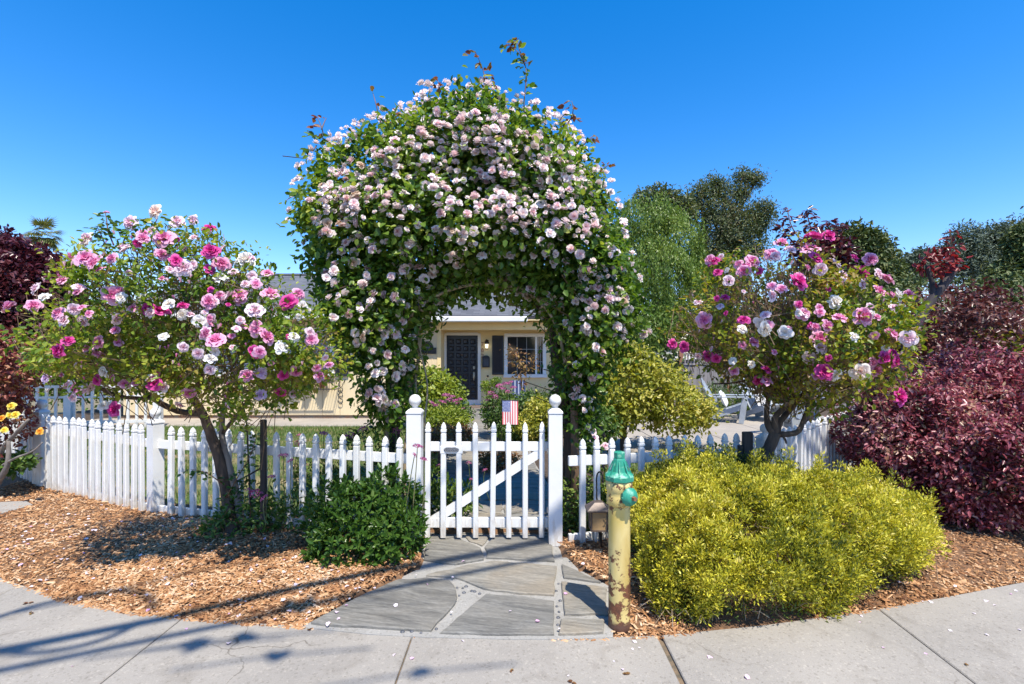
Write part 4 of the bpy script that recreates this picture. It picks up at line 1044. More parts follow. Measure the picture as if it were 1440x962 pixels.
slab_wall('soffit', -9.3, WX1 + .3, 10.75, 11.2, 2.33, 2.36, M['trim']); slab_wall('soffit', -3.5, 2.6, 13.05, 14.2, 2.43, 2.455, M['yellow'])
for x in (-9.0, ):
    mb = MB(); mb.add([(x, 11.2, 2.4), (x, 17, 2.4), (x, 15.2, 3.9)], [(0, 1, 2)])
# window box of black iron with four pots
bx0, bx1, byf, bzt = P(352, 0, 10.9).x, P(472, 0, 10.9).x, 10.85, P(0, 535, 10.9).z
wbx = thing('window_box', 'black wrought iron window basket with scroll ends under the left window', 'planter', ((bx0 + bx1) / 2, 11.19, bzt - .2))
mb = MB()
for z in (bzt, bzt - .03, bzt - .20):
    mb.tube([(bx0, 11.185, z), (bx0, byf, z), (bx1, byf, z), (bx1, 11.185, z)], .009, n=6, smooth=False)
x = bx0
while x <= bx1 + .01:
    mb.tube([(x, byf, bzt), (x, byf, bzt - .235)], .0055, n=5); mb.tube([(x, byf, bzt - .20), (x, 11.185, bzt - .20)], .005, n=4); x += .062
mb.build('basket', M['iron'], wbx)
mb = MB()
for k in range(4):
    zc = bzt - .05 - k * .13
    mb.tube([(bx1 + .02 + .05 * math.sin(a) * (1 if k % 2 else -1), 11.15, zc - .06 + .06 * math.cos(a)) for a in np.linspace(0, 5.2, 12)], .008, n=5)
mb.build('scroll', M['iron'], wbx)
for i, px in enumerate((393, 414, 432, 453)):
    c = P(px, 0, 11.0)
    fp_ = thing('flower_pot', ('terracotta pot with red flowers, %s in the iron window basket' % ('leftmost', 'second from the left', 'third from the left', 'rightmost')[i]), 'flower pot', (c.x, 11.0, bzt - .19), group='pots in the window basket')
    mb = MB(); mb.lathe([(.05, 0), (.078, .17), (.088, .17), (.088, .20), (.075, .20), (.07, .17)], (c.x, 11.0, bzt - .18), n=14); mb.build('pot', M['terracotta'], fp_)
    p, n_n = ells([(c.x, 11.0, bzt + .09, .11, .10, .09)], 60, seed=i); leaves(p, n_n, M['midgreen'], fp_, L=.05, W=.035, k=2, sp=.02)
    p, n_n = ells([(c.x, 10.98, bzt + .12, .12, .10, .08)], 16, seed=i + 4); leaves(p, n_n, M['redflower'], fp_, L=.05, W=.05, k=3, sp=.015, oname='flowers')

# ------------------------------------------------------------------ yellow standpipe with the green bonnet
hy = setp(thing('hydrant', 'old yellow hydrant post with rust spots and chipped green bonnet', 'hydrant', (.586, 2.64, 0)))
hxx, hyy = .586, 2.64; s_ = hyy / F
def zz(py): return CZ - (py - HY) * s_
mb = MB(); mb.lathe([(.062, -.02), (.060, .02), (.0585, .05), (.0585, zz(712)), (.0595, zz(709))], (hxx, hyy, 0), n=32); mb.build('pipe', M['rustpaint'], hy)
mb = MB(); mb.lathe([(.060, zz(710)), (.068, zz(707)), (.069, zz(698)), (.066, zz(696)), (.066, zz(690)), (.070, zz(688)), (.070, zz(676)), (.060, zz(674))], (hxx, hyy, 0), n=32); mb.build('collar', M['rustpaint'], hy)
mb = MB(); mb.lathe([(.066, zz(676)), (.080, zz(674)), (.081, zz(668)), (.068, zz(665)), (.050, zz(662)), (.042, zz(655)), (.034, zz(646)), (.029, zz(643.5)), (.031, zz(643)), (.031, zz(636)), (.024, zz(635))], (hxx, hyy, 0), n=8, smooth=False, rot=.2)
for k in range(8):
    a = .2 + 2 * PI * (k + .5) / 8; r0, r1 = .066, .034
    mb.bar((hxx + r0 * math.cos(a), hyy + r0 * math.sin(a), zz(667)), (hxx + r1 * math.cos(a), hyy + r1 * math.sin(a), zz(648)), .006, .006)
bn = mb.build('bonnet', M['greenpaint'], hy)
mb = MB()
for k in range(8):
    a = .2 + 2 * PI * (k + .5) / 8; mb.lathe([(.007, 0), (.007, .008)], (hxx + .068 * math.cos(a), hyy + .068 * math.sin(a), zz(668.5)), n=6, smooth=False)
mb.build('bolts', M['greenpaint'], bn, kind='stuff')
ax = Vector((.42, -.9, 0)).normalized(); c = Vector((hxx, hyy, zz(693))) + ax * .052
mb = MB(); mb.lathe([(.036, 0), (.036, .025), (.047, .026), (.048, .042), (.040, .046), (.037, .058), (.018, .064)], c, n=16, axis=ax); 
cp = mb.build('outlet_cap', M['greenpaint'], hy)
mb = MB(); mb.lathe([(.013, 0), (.012, .020)], c + ax * .062, n=5, axis=ax, smooth=False); mb.build('cap_nut', M['rust'], cp)
mb = MB()
for k in range(12):
    a = 2 * PI * k / 12; q = Vector(ax).to_track_quat('Z', 'Y') @ Vector((.046 * math.cos(a), .046 * math.sin(a), .034)); mb.box(c + q, (.008, .008, .008), bev=.001)
mb.build('cap_lugs', M['greenpaint'], cp, kind='stuff')

# path lantern hanging on a short hook
ly = 3.56; s_l = ly / F
def lp(px, py, dy=0): p = P(px, py, ly + dy); return p
ln = thing('garden_lantern', 'small bronze garden lantern on a thin stake left of the yellow hydrant', 'lantern', (lp(840, 0).x, ly, 0))
c = lp(841, 711)
mb = MB(); hr = .088
mb.add([(c.x - hr, ly - hr * .8, c.z - .03), (c.x + hr, ly - hr * .8, c.z - .03), (c.x + hr, ly + hr * .8, c.z - .03), (c.x - hr, ly + hr * .8, c.z - .03), (c.x - hr, ly - hr * .8, c.z - .02), (c.x + hr, ly - hr * .8, c.z - .02), (c.x + hr, ly + hr * .8, c.z - .02), (c.x - hr, ly + hr * .8, c.z - .02), (c.x - .03, ly - .03, c.z + .03), (c.x + .03, ly - .03, c.z + .03), (c.x + .03, ly + .03, c.z + .03), (c.x - .03, ly + .03, c.z + .03)],
       [(3, 2, 1, 0), (0, 1, 5, 4), (1, 2, 6, 5), (2, 3, 7, 6), (3, 0, 4, 7), (4, 5, 9, 8), (5, 6, 10, 9), (6, 7, 11, 10), (7, 4, 8, 11), (8, 9, 10, 11)]); mb.build('lantern_roof', M['bronze'], ln)
mb = MB(); zb = c.z - .17
for sx in (-1, 1):
    for sy in (-1, 1): mb.bar((c.x + sx * .055, ly + sy * .05, zb), (c.x + sx * .058, ly + sy * .052, c.z - .03), .008, .008)
mb.box((c.x, ly, zb), (.12, .11, .010)); mb.build('cage', M['bronze'], ln)
mb = MB(); mb.box((c.x, ly, zb + .068), (.102, .092, .125)); mb.build('lantern_glass', pm('amber_glass', (.40, .27, .14), (.30, .2, .1), rough=.25), ln)
mb = MB(); mb.tube([(c.x + .01, ly, zb), (c.x + .012, ly, .0)], .008, n=8); mb.lathe([(.04, .03), (.03, .045), (.01, .06)], (c.x + .012, ly, 0), n=10); mb.build('stake', M['iron'], ln)
hk = thing('shepherd_hook', 'thin black iron hook rising above the small bronze lantern', 'hook', (lp(846, 0).x, ly + .09, 0))
mb = MB(); mb.tube(smooth_path([lp(845, 790, .09), lp(845, 712, .09), lp(839.5, 703, .09), lp(839, 690, .09), lp(839, 672, .09), lp(841, 665, .09), lp(844, 664, .09), lp(847, 669, .09), lp(847.5, 678, .09)], 3), .006, n=6); mb.build('hook_rod', M['iron'], hk)

# stakes
mb = MB(); mb.box((G(372, 755).x, 3.93, .47), (.038, .036, .98), bev=.004, ry=.0); setp(mb.build('wooden_stake', M['stake']), 'thin dark weathered stake standing in the bark beside the left rose tree', 'stake')
mb = MB(); c = P(1051, 0, 3.93); mb.box((c.x, 3.93, .42), (.068, .05, .88), bev=.006); mb.box((c.x - .05, 3.94, .375), (.035, .04, .75), bev=.006); setp(mb.build('wooden_stake', M['stake']), 'short mossy dark stake against the pickets left of the right rose trunk', 'stake')

# ------------------------------------------------------------------ garden flag
fy = 7.6; fs_ = fy / F
fg = thing('garden_flag', 'small stars and stripes garden flag hanging on a thin stand behind the gate', 'flag', (P(718, 0, fy).x, fy, 0))
def flagmat():
    m, nt, b, out = new_mat('flag_print'); tc = nt.nodes.new('ShaderNodeTexCoord'); sx = nt.nodes.new('ShaderNodeSeparateXYZ'); nt.links.new(tc.outputs['Generated'], sx.inputs[0])
    mt = nt.nodes.new('ShaderNodeMath'); mt.operation = 'MULTIPLY'; mt.inputs[1].default_value = 6.5; nt.links.new(sx.outputs[0], mt.inputs[0])
    fr = nt.nodes.new('ShaderNodeMath'); fr.operation = 'FRACT'; nt.links.new(mt.outputs[0], fr.inputs[0])
    g = nt.nodes.new('ShaderNodeMath'); g.operation = 'GREATER_THAN'; g.inputs[1].default_value = .5; nt.links.new(fr.outputs[0], g.inputs[0])
    c = mixc(nt, (.68, .13, .17), (.86, .80, .80), g.outputs[0])
    a = nt.nodes.new('ShaderNodeMath'); a.operation = 'LESS_THAN'; a.inputs[1].default_value = .52; nt.links.new(sx.outputs[0], a.inputs[0])
    z = nt.nodes.new('ShaderNodeMath'); z.operation = 'GREATER_THAN'; z.inputs[1].default_value = .53; nt.links.new(sx.outputs[2], z.inputs[0])
    mm = nt.nodes.new('ShaderNodeMath'); mm.operation = 'MULTIPLY'; nt.links.new(a.outputs[0], mm.inputs[0]); nt.links.new(z.outputs[0], mm.inputs[1])
    vo = nt.nodes.new('ShaderNodeTexVoronoi'); vo.inputs['Scale'].default_value = 13; vo.inputs['Randomness'].default_value = .1; nt.links.new(tc.outputs['Generated'], vo.inputs['Vector'])
    st = nt.nodes.new('ShaderNodeMath'); st.operation = 'LESS_THAN'; st.inputs[1].default_value = .22; nt.links.new(vo.outputs['Distance'], st.inputs[0])
    blue = mixc(nt, (.20, .23, .44), (.75, .75, .8), st.outputs[0])
    c = mixc(nt, c, blue, mm.outputs[0]); nt.links.new(c, b.inputs['Base Color']); b.inputs['Roughness'].default_value = .8
    return m
x0, x1, z0, z1 = P(706.5, 0, fy).x, P(728.5, 0, fy).x, P(0, 597, fy).z, P(0, 563.5, fy).z
nxg, nzg = 12, 12; V = []; Q = []
for j in range(nzg + 1):
    for i in range(nxg + 1):
        u, v = i / nxg, j / nzg; V.append((x0 + (x1 - x0) * u, fy + .010 * math.sin(u * 6 + v * 2) * (1.2 - v), z0 + (z1 - z0) * v))
for j in range(nzg):
    for i in range(nxg): b = j * (nxg + 1) + i; Q.append((b, b + 1, b + nxg + 2, b + nxg + 1))
o = put('flag_cloth', mesh_np('flag_cloth', np.array(V) - np.array(fg.location), np.array(Q), None, [flagmat()], smooth=True), fg)
mb = MB(); xe = x0 - .02; mb.tube(smooth_path([(xe, fy + .02, 0), (xe, fy + .02, z1 - .03), (xe + .01, fy + .015, z1 + .012), (xe + .05, fy, z1 + .008), (x1 + .01, fy, z1 + .005)], 3), .005, n=6); mb.build('stand', M['iron'], fg)

# ------------------------------------------------------------------ grey board fence, shed, chairs
bf = thing('board_fence', 'weathered grey board fence with a lattice top behind the patio chairs', 'fence', (6.5, 13.6, 0))
mb = MB(); mb.box((0, 0, .60), (.142, .02, 1.22), bev=.002); me1 = mb.mesh('board', M['greywood'])
x = P(955, 0, 13.6).x; k = 0
while x < 11.5:
    put('board', me1, bf, (x, 13.6 + RR.uniform(-.008, .008), RR.uniform(-.02, .02)), rot=(0, RR.gauss(0, .008), 0)); x += .150; k += 1
    if k % 16 == 0:
        mb = MB(); mb.box((x, 13.55, .75), (.13, .11, 1.5)); mb.build('post', M['greywood'], bf); 
mb = MB(); x0 = P(955, 0, 13.6).x; mb.box(((x0 + 11.5) / 2, 13.6, 1.235), (11.5 - x0, .06, .045)); mb.build('top_rail', M['greywood'], bf)
mb = MB(); mb.box(((x0 + 11.5) / 2, 13.6, 1.53), (11.5 - x0, .07, .04)); mb.build('cap_rail', M['greywood'], bf)
mb = MB(); x = x0
while x < 11.5: mb.box((x, 13.6, 1.38), (.035, .02, .26)); x += .085
mb.build('lattice', M['greywood'], bf, kind='stuff')
mb = MB(); c = P(957, 0, 13.2); mb.box((c.x, 13.2, .8), (.10, .10, 1.62), bev=.005); setp(mb.build('wooden_post', M['redwood']), 'reddish brown wooden post at the left end of the grey board fence', 'post')
mb = MB(); c = P(1024, 0, 12.2); mb.box((c.x, 12.2, .45), (.06, .05, 1.0), bev=.004); setp(mb.build('wooden_post', M['redwood']), 'short orange brown stake behind the patio chairs', 'post')
sh = thing('garden_shed', 'small pale slatted shed roof just left of the grey board fence', 'shed', (P(938, 0, 15).x, 15, 0))
c = P(938, 508, 15); mb = MB(); mb.box((c.x, 15.6, c.z / 2), (1.5, 1.6, c.z)); mb.build('wall', M['greywood'], sh)
mb = MB(); mb.box((0, 0, 0), (1.9, .12, .02)); mslat = mb.mesh('roof_slat', pm('pale_roof_slat', (.55, .53, .50), (.42, .40, .38), rough=.7))
for k in range(9): put('roof_slat', mslat, sh, (c.x + .1, 14.7 + k * .15, c.z + .03 + k * .035), rot=(.22, -.08, 0))
bh = thing('bird_house', 'little weathered bird house on a pole among the yellow shrub leaves', 'bird house', (P(905, 0, 9).x, 9.4, 0))
c = P(905, 526, 9.4); mb = MB(); mb.box((c.x, 9.4, c.z), (.16, .16, .14), bev=.004); mb.build('box', M['brownwood'], bh)
mb = MB(); mb.bar((c.x - .12, 9.4, c.z + .06), (c.x, 9.4, c.z + .15), .22, .015); mb.bar((c.x, 9.4, c.z + .15), (c.x + .12, 9.4, c.z + .06), .22, .015); mb.build('roof', M['greywood'], bh)
mb = MB(); mb.tube([(c.x, 9.4, 0), (c.x, 9.4, c.z - .07)], .018, n=8); mb.build('pole', M['greywood'], bh)

def make_chair(label, loc, rz, sc=1.0):
    t = thing('adirondack_chair', label, 'chair', loc, rz, 'adirondack chairs on the patio', local=True)
    t.scale = (sc, sc, sc)
    def B(name, fn): mb = MB(); fn(mb); return mb.build(name, M['chair'], t)
    for i in range(6):
        y = -.26 + i * .085; z = .36 - (i) * .028
        B('seat_slat', lambda m: m.box((0, y, z), (.54, .072, .02), rx=-.32, bev=.003))
    nb = 6
    for i in range(nb):
        u = (i - (nb - 1) / 2); L = .84 - .035 * u * u; a = u * .05
        b0 = Vector((u * .085, .20, .20)); b1 = b0 + Vector((math.sin(a) * L, math.sin(.48) * L, math.cos(.48) * L))
        B('back_slat', lambda m: m.bar(b0, b1, .076, .018, up=(0, -1, 0)))
    for z, y, w in ((.34, .29, .56), (.72, .49, .56)): B('back_rail', lambda m: m.box((0, y + .02, z), (w, .03, .06), rx=-.45))
    for s in (-1, 1):
        B('arm', lambda m: m.box((s * .34, .03, .56), (.12, .68, .022), rx=-.03, bev=.005))
        B('leg', lambda m: m.box((s * .30, -.28, .275), (.025, .10, .55), rx=.12, bev=.003))
        B('leg', lambda m: m.bar((s * .275, -.30, .37), (s * .275, .55, .03), .025, .11, up=(0, 0, 1)))
        B('arm_bracket', lambda m: m.bar((s * .31, .30, .56), (s * .30, .32, .22), .022, .06, up=(0, 1, 0)))
    return t
def pillow(label, loc, rot, s=(.42, .13, .36)):
    n = 10; V = []; Q = []
    for sg in (1, -1):
        b0 = len(V)
        for j in range(n + 1):
            for i in range(n + 1):
                u, v = i / n * 2 - 1, j / n * 2 - 1; pf = (1 - u * u) * (1 - v * v); pin = 1 - .10 * (1 - abs(u * v))
                V.append((u * s[0] / 2 * (1 - .08 * (1 - v * v) * 0 - .06 * v * v * u * u * 0), sg * s[1] / 2 * (pf ** .45 if pf > 0 else 0), v * s[2] / 2))
        for j in range(n):
            for i in range(n):
                q = b0 + j * (n + 1) + i; f = (q, q + 1, q + n + 2, q + n + 1); Q.append(f if sg < 0 else f[::-1])
    o = put('pillow', mesh_np('pillow', np.array(V), np.array(Q), None, [M['pillow']], smooth=True), None, loc, rot=rot)
    return setp(o, label, 'pillow')
cA = G(1030, 594, .03); make_chair('blue grey adirondack chair turned right, left of the rose trunk', (cA.x, cA.y + .15, .03), math.radians(62))
def chair_pt(c, rz, x, y, z):
    return (c[0] + x * math.cos(rz) - y * math.sin(rz), c[1] + x * math.sin(rz) + y * math.cos(rz), c[2] + z)
pillow('white pillow leaning on the back of the left patio chair', chair_pt((cA.x, cA.y + .15, .03), math.radians(62), 0, .12, .50), (-.42, 0, math.radians(62)))
cB = G(1082, 592, .03); make_chair('blue grey adirondack chair half hidden by the rose trunk, facing forward', (cB.x, cB.y + .1, .03), math.radians(22))
pillow('white pillow on the patio chair behind the rose trunk', chair_pt((cB.x, cB.y + .1, .03), math.radians(22), 0, .12, .52), (-.42, 0, math.radians(22)), s=(.46, .14, .42))
cC = G(1112, 613, .03); make_chair('blue grey adirondack chair nearest the fence, behind the forked limbs', (cC.x, cC.y, .03), math.radians(-70), .95)
# striped garden chair on the porch
c = P(727, 552, 12.6); sc_ = thing('striped_cushion', 'dark blue cushion with white stripes standing behind the pink flowers', 'cushion', (c.x, 12.6, .0))
M['stripe'] = pm('blue_cloth', (.03, .05, .14), (.025, .04, .11), rough=.9)
M['palestripe'] = pm('pale_blue_cloth', (.34, .38, .46), (.30, .34, .42), rough=.9)
for k in range(7):
    mb = MB(); mb.box((c.x - .10 + k * .048, 12.6 + .02 * k, .58), (.062 if k % 2 == 0 else .03, .07, .50), rx=-.15, bev=.015); mb.build('stripe_panel', M['stripe'] if k % 2 == 0 else M['palestripe'], sc_)
mb = MB(); mb.box((c.x, 12.75, .25), (.5, .45, .05)); 
for sx in (-1, 1):
    for sy in (-1, 1): mb.box((c.x + sx * .22, 12.75 + sy * .2, .11), (.03, .03, .22))
mb.build('bench_frame', M['iron'], sc_)
# ------------------------------------------------------------------ arbor and the climbing rose over it
AY = 4.35
ab = thing('arbor', 'old arched arbor of wooden posts and bent pale hoops buried in the climbing rose', 'arbor', (P(680, 0, AY).x, AY, 0))
for px, y_, m, w in ((556, AY + .1, 'stake', .085), (808, 4.15, 'brownwood', .072), (548, AY + .55, 'stake', .06), (806, AY + .7, 'stake', .06)):
    mb = MB(); x = P(px, 0, y_).x; mb.tube([(x, y_, 0), (x + .006, y_, .5), (x - .006, y_, 1.1), (x, y_, 1.75)], [w / 2, w / 2 * .96, w / 2 * 1.02, w / 2 * .95], n=8, rough=.06); mb.build('post', M[m], ab)
hoop = [(552, 560), (556, 505), (566, 468), (590, 434), (635, 410), (680, 402), (722, 404), (760, 428), (784, 465), (796, 520)]
for dy in (-.25, .0, .35):
    mb = MB(); mb.tube(smooth_path([P(x, y + (dy * 12), AY + dy) for x, y in hoop], 4), .014, n=7); mb.build('hoop', M['cane'], ab)
for (x, y) in ((600, 440), (640, 410), (700, 400), (760, 435)):
    mb = MB(); a = P(x, y, AY); mb.tube([(a.x, AY - .28, a.z), (a.x, AY + .4, a.z + .02)], .011, n=6); mb.build('crossbar', M['cane'], ab)

cr = thing('climbing_rose', 'huge climbing rose arching over the gate, covered in small blush pink pompom blossoms', 'rose', (P(680, 0, AY).x, AY, 0))
ARCH = [(412, 275), (418, 245), (440, 215), (470, 192), (505, 176), (540, 160), (572, 152), (590, 128), (625, 118), (665, 122), (700, 128), (735, 145), (765, 160), (800, 172), (822, 200), (838, 228), (862, 262), (868, 300), (880, 335), (890, 370), (905, 402), (912, 440), (892, 472), (868, 500), (856, 540), (846, 585), (830, 618),
        (806, 612), (800, 585), (798, 540), (794, 500), (786, 462), (765, 432), (735, 408), (705, 398), (676, 402), (650, 398), (620, 408), (592, 430), (574, 462), (566, 500), (562, 540), (556, 580), (530, 608), (510, 600), (500, 570), (496, 530), (490, 495), (462, 470), (444, 440), (430, 405), (424, 370), (416, 330), (410, 300)]
av = Vol(ARCH, AY, .60, D=.48, seed=3, amp=.36, yr=.75)
p, n_ = av.sample(12500, shell=.62, front=.62, gap=-.5, gapf=3.6, jit=.045)
leaves(p, n_, M['archleaf'], cr, L=.052, W=.034, k=4, sp=.045, droop=.35, out=.55, facing=.8, patch=2.6, pamp=.22, rshift=-.10)
# inner twigs
def twigs(parent, n, src, vol_pts, mat, r=.003, L=(.1, .35), name='twigs', up=.2):
    mb = MB(); idx = rng.choice(len(vol_pts), n)
    for i in idx:
        a = Vector(vol_pts[i]); s = Vector(src); d = (a - s).normalized() + Vector((RR.gauss(0, .45), RR.gauss(0, .45), RR.gauss(0, .45) + up)); d.normalize(); l = RR.uniform(*L)
        m_ = a - d * l * .5 + Vector((RR.gauss(0, .02), RR.gauss(0, .02), RR.gauss(0, .02)))
        mb.tube([a - d * l, m_, a], [r, r * .8, r * .5], n=3, smooth=False, caps=False)
    mb.build(name, mat, parent, kind='stuff')
pc_ = P(650, 300, AY)
q, _ = av.sample(700, shell=.15); twigs(cr, 500, pc_, q, M['twig'], r=.005, L=(.2, .5))
# canes
def canes(parent, paths, mat, name='cane'):
    for pts, r0, r1 in paths:
        mb = MB(); limb(mb, pts, r0, r1, n=8, rough=.10); mb.build(name, mat, parent)
canes(cr, [([P(572, 0, AY).xy.to_3d() , P(570, 640, AY - .05), P(578, 560, AY), P(565, 480, AY + .05), P(575, 400, AY)], .022, .014),
           ([(P(586, 0, AY).x, AY + .15, 0), P(590, 620, AY), P(584, 540, AY + .05), P(592, 470, AY), P(580, 420, AY)], .014, .010),
           ([(P(536, 0, AY).x, AY + .1, 0), P(545, 620, AY), P(530, 520, AY), P(500, 420, AY), P(520, 330, AY)], .025, .014),
           ([(P(604, 0, AY).x, AY + .1, 0), P(597, 610, AY), P(601, 540, AY), P(588, 470, AY - .05), P(612, 430, AY - .1)], .009, .007)], M['cane'])
canes(cr, [([(P(806, 0, 4.3).x, 4.3, 0), P(803, 640, 4.3), P(795, 580, 4.3), P(783, 520, 4.35), P(776, 460, 4.35), P(752, 420, 4.4), P(720, 370, 4.4), P(700, 300, 4.4)], .062, .022),
           ([(P(796, 0, 4.35).x, 4.45, 0), P(800, 600, 4.42), P(790, 500, 4.4), P(786, 440, 4.4), P(800, 380, 4.4), P(790, 300, 4.4)], .05, .02),
           ([P(790, 560, 4.3), P(800, 500, 4.25), P(815, 440, 4.3), P(835, 380, 4.3), P(830, 300, 4.3)], .028, .012),
           ([P(850, 615, 4.5), P(838, 585, 4.5), P(829, 560, 4.5), P(835, 520, 4.5)], .016, .01)], M['bark'])
def sprig(parent, pts, mat, r=.007, nl=16, L=.05, W=.032, name='shoot', lmat=None, start=.15, sub=4, stem=None):
    q = smooth_path(pts, sub); mb = MB(); N = len(q)
    mb.tube(q, [r * (1 - .65 * i / (N - 1)) for i in range(N)], n=5); o = mb.build(name, stem or M['redstem'], parent)
    ps = []; ds = []
    for i in range(nl):
        t = start + (1 - start) * i / max(1, nl - 1); k = min(int(t * (N - 1)), N - 2); b = q[k].lerp(q[k + 1], t * (N - 1) - k); tan = (q[k + 1] - q[k]).normalized()
        a = RR.uniform(0, 6.28); side = Vector((math.cos(a), math.sin(a) * .8, RR.uniform(-.35, .3)))
        for j in range(RR.choice((2, 3, 3))):
            ps.append(b + side * (.01 + .028 * j) + Vector((0, 0, -.006 * j * j))); ds.append(side * .8 + tan * .3 + Vector((RR.gauss(0, .4), RR.gauss(0, .4), -.25 + RR.gauss(0, .2))))
    ps = np.array(ps); ds = np.array(ds); n = len(ps)
    up = unit(rng.normal(size=(n, 3)) * .5 + np.array([0, -.5, .8]))
    Ls = L * rng.uniform(.6, 1.1, n)
    f = stamp('leaves', ps, ds, up, Ls, Ls * W / L, lmat or M[mat], None, 'leaf', oname='leaves'); 
    f.parent = o; f.location = (0, 0, 0); f.data.transform(Matrix.Translation(-org(parent)))
    return o
sy = 4.15
for pts, m, nl in (([(738, 175), (737, 145), (740, 110), (738, 90), (727, 72), (712, 62)], 'archleaf', 22), ([(738, 92), (733, 78), (728, 60), (729, 54)], 'redleaf', 6), ([(678, 140), (682, 115), (678, 95), (668, 72)], 'redleaf', 13), ([(682, 118), (676, 108), (672, 118)], 'archleaf', 5),
                   ([(795, 178), (802, 168), (806, 155), (804, 142)], 'redleaf', 7), ([(790, 180), (788, 168), (795, 160)], 'archleaf', 5), ([(538, 180), (532, 160), (527, 140), (524, 130)], 'redleaf', 3),
                   ([(470, 205), (455, 195), (442, 190), (432, 185)], 'archleaf', 9), ([(455, 190), (452, 178), (446, 164)], 'redleaf', 2), ([(452, 182), (456, 172), (459, 166)], 'redleaf', 2), ([(560, 172), (555, 162), (550, 156)], 'redleaf', 5),
                   ([(445, 205), (440, 212), (436, 208)], 'archleaf', 5), ([(835, 250), (848, 238), (856, 232)], 'redleaf', 6), ([(815, 210), (828, 196), (836, 190)], 'redleaf', 3), ([(416, 275), (408, 278), (403, 282)], 'archleaf', 2), ([(620, 130), (617, 118), (615, 112)], 'redleaf', 4)):
    sprig(cr, [P(x, y, sy + RR.uniform(-.1, .1)) for x, y in pts], m, r=.006, nl=nl, L=.062, W=.038)
# blossoms of the arch: dense at the top and shoulders, looser underneath
pm_ = [rose_mesh('blush_rose', M['blush' if i % 2 else 'blushpale'], 7 + i, POM, ruf=.05, gx=3, gy=2) for i in range(4)]
pm_ += [rose_mesh('blush_rose_loose', M['blushpale'], 33, OPEN, ruf=.09, gx=3, gy=2), rose_mesh('blush_rose_spent', M['spent'], 34, OPEN, ruf=.14, gx=3, gy=2)]
lowm = [rose_mesh('blush_rose_small', M['blushpale'], 90 + i, LOWP, ruf=.05, gx=2, gy=2) for i in range(3)]
def dens(px, py):
    if py < 195: d = 1.0
    elif py < 255: d = .95 if px > 660 or px < 500 else .62
    elif py < 330: d = .62 if px < 500 or px > 680 else .34
    elif py < 430: d = .34
    else: d = .30
    if px > 830 and py > 300: d = max(d, .48)
    if px < 500 and 250 < py < 320: d = .85
    return d
ctr = []
def try_add(px, py, r, f):
    p = av.front_at(px, py, f)
    if av.dist(np.array([[p.x, p.z]]))[0] < -.02: return
    for c, cr_ in ctr[-500:]:
        if (c - p).length < (r + cr_) * .80: return
    ctr.append((p, r))
tries = 0
while len(ctr) < 830 and tries < 40000:
    tries += 1
    px, py = RR.uniform(405, 905), RR.uniform(115, 605)
    w = av.dist(np.array([[P(px, 0, AY).x, P(0, py, AY).z]]))[0]
    if w < .0: continue
    if RR.random() > dens(px, py) ** 1.7: continue
    k = RR.choice((1, 1, 2, 3, 4, 5)) if py < 430 else RR.choice((1, 1, 2, 3))
    for j in range(k): try_add(px + RR.gauss(0, 9) * (j > 0), py + RR.gauss(0, 8) * (j > 0), RR.choice((.022, .029, .034, .037, .040, .043)) * (1.06 if py > 300 else 1), RR.uniform(1.0, 1.2))
for px, py, s in ((540, 470, .045), (549, 464, .046), (556, 470, .045), (562, 466, .04), (536, 462, .04), (512, 545, .04), (520, 553, .045), (530, 560, .042), (546, 566, .04), (810, 548, .045), (807, 557, .045), (826, 600, .04), (832, 606, .04), (905, 470, .045), (912, 466, .04), (820, 500, .04), (818, 463, .045), (826, 466, .045)): ctr.append((av.front_at(px, py, 1.05), s))
for i in range(300):
    px = RR.uniform(405, 900); tt = RR.uniform(0, 1); e_ = [(405, 290), (415, 240), (440, 210), (505, 172), (572, 148), (592, 124), (665, 118), (735, 140), (800, 168), (838, 225), (868, 270), (885, 350), (908, 420)]
    py = float(np.interp(px, [a_[0] for a_ in e_], [a_[1] for a_ in e_])) + RR.uniform(-7, 26)
    p = P(px, py, AY + RR.uniform(-.45, .1))
    if all((c - p).length > .06 for c, _r in ctr[-300:]): ctr.append((p, RR.uniform(.024, .040)))
ctr.sort(key=lambda t: -(t[1] / t[0].y))
cc = av.poly.mean(0); lowV = []; lowQ = []; lowA = []; off = 0
order = list(range(len(ctr)))
for i, (p, r) in enumerate(ctr):
    o_ = Vector((p.x - cc[0], -.5, p.z - cc[1] + .2)).normalized(); fd_ = face_dir(o_, .5, .45, .5)
    if i < 295:
        put('blossom', pm_[(i % 4) if i % 9 else (4 if i % 18 else 5)], cr, p, quat=quat_to(fd_), scale=(r * RR.uniform(.8, 1.1), r, r * RR.uniform(.65, 1.1)))
    else:
        me = lowm[i % 3]; c_ = np.empty(len(me.vertices) * 3, np.float32); me.vertices.foreach_get('co', c_); c_ = c_.reshape(-1, 3) * r
        Rm = np.array(quat_to(fd_).to_matrix()); V = c_ @ Rm.T + np.array(p) - np.array(org(cr))
        q = np.array([list(pl.vertices) for pl in me.polygons]); at = np.empty(len(me.vertices), np.float32); me.attributes['rnd'].data.foreach_get('value', at)
        lowV.append(V); lowQ.append(q + off); lowA.append(at); off += len(V)
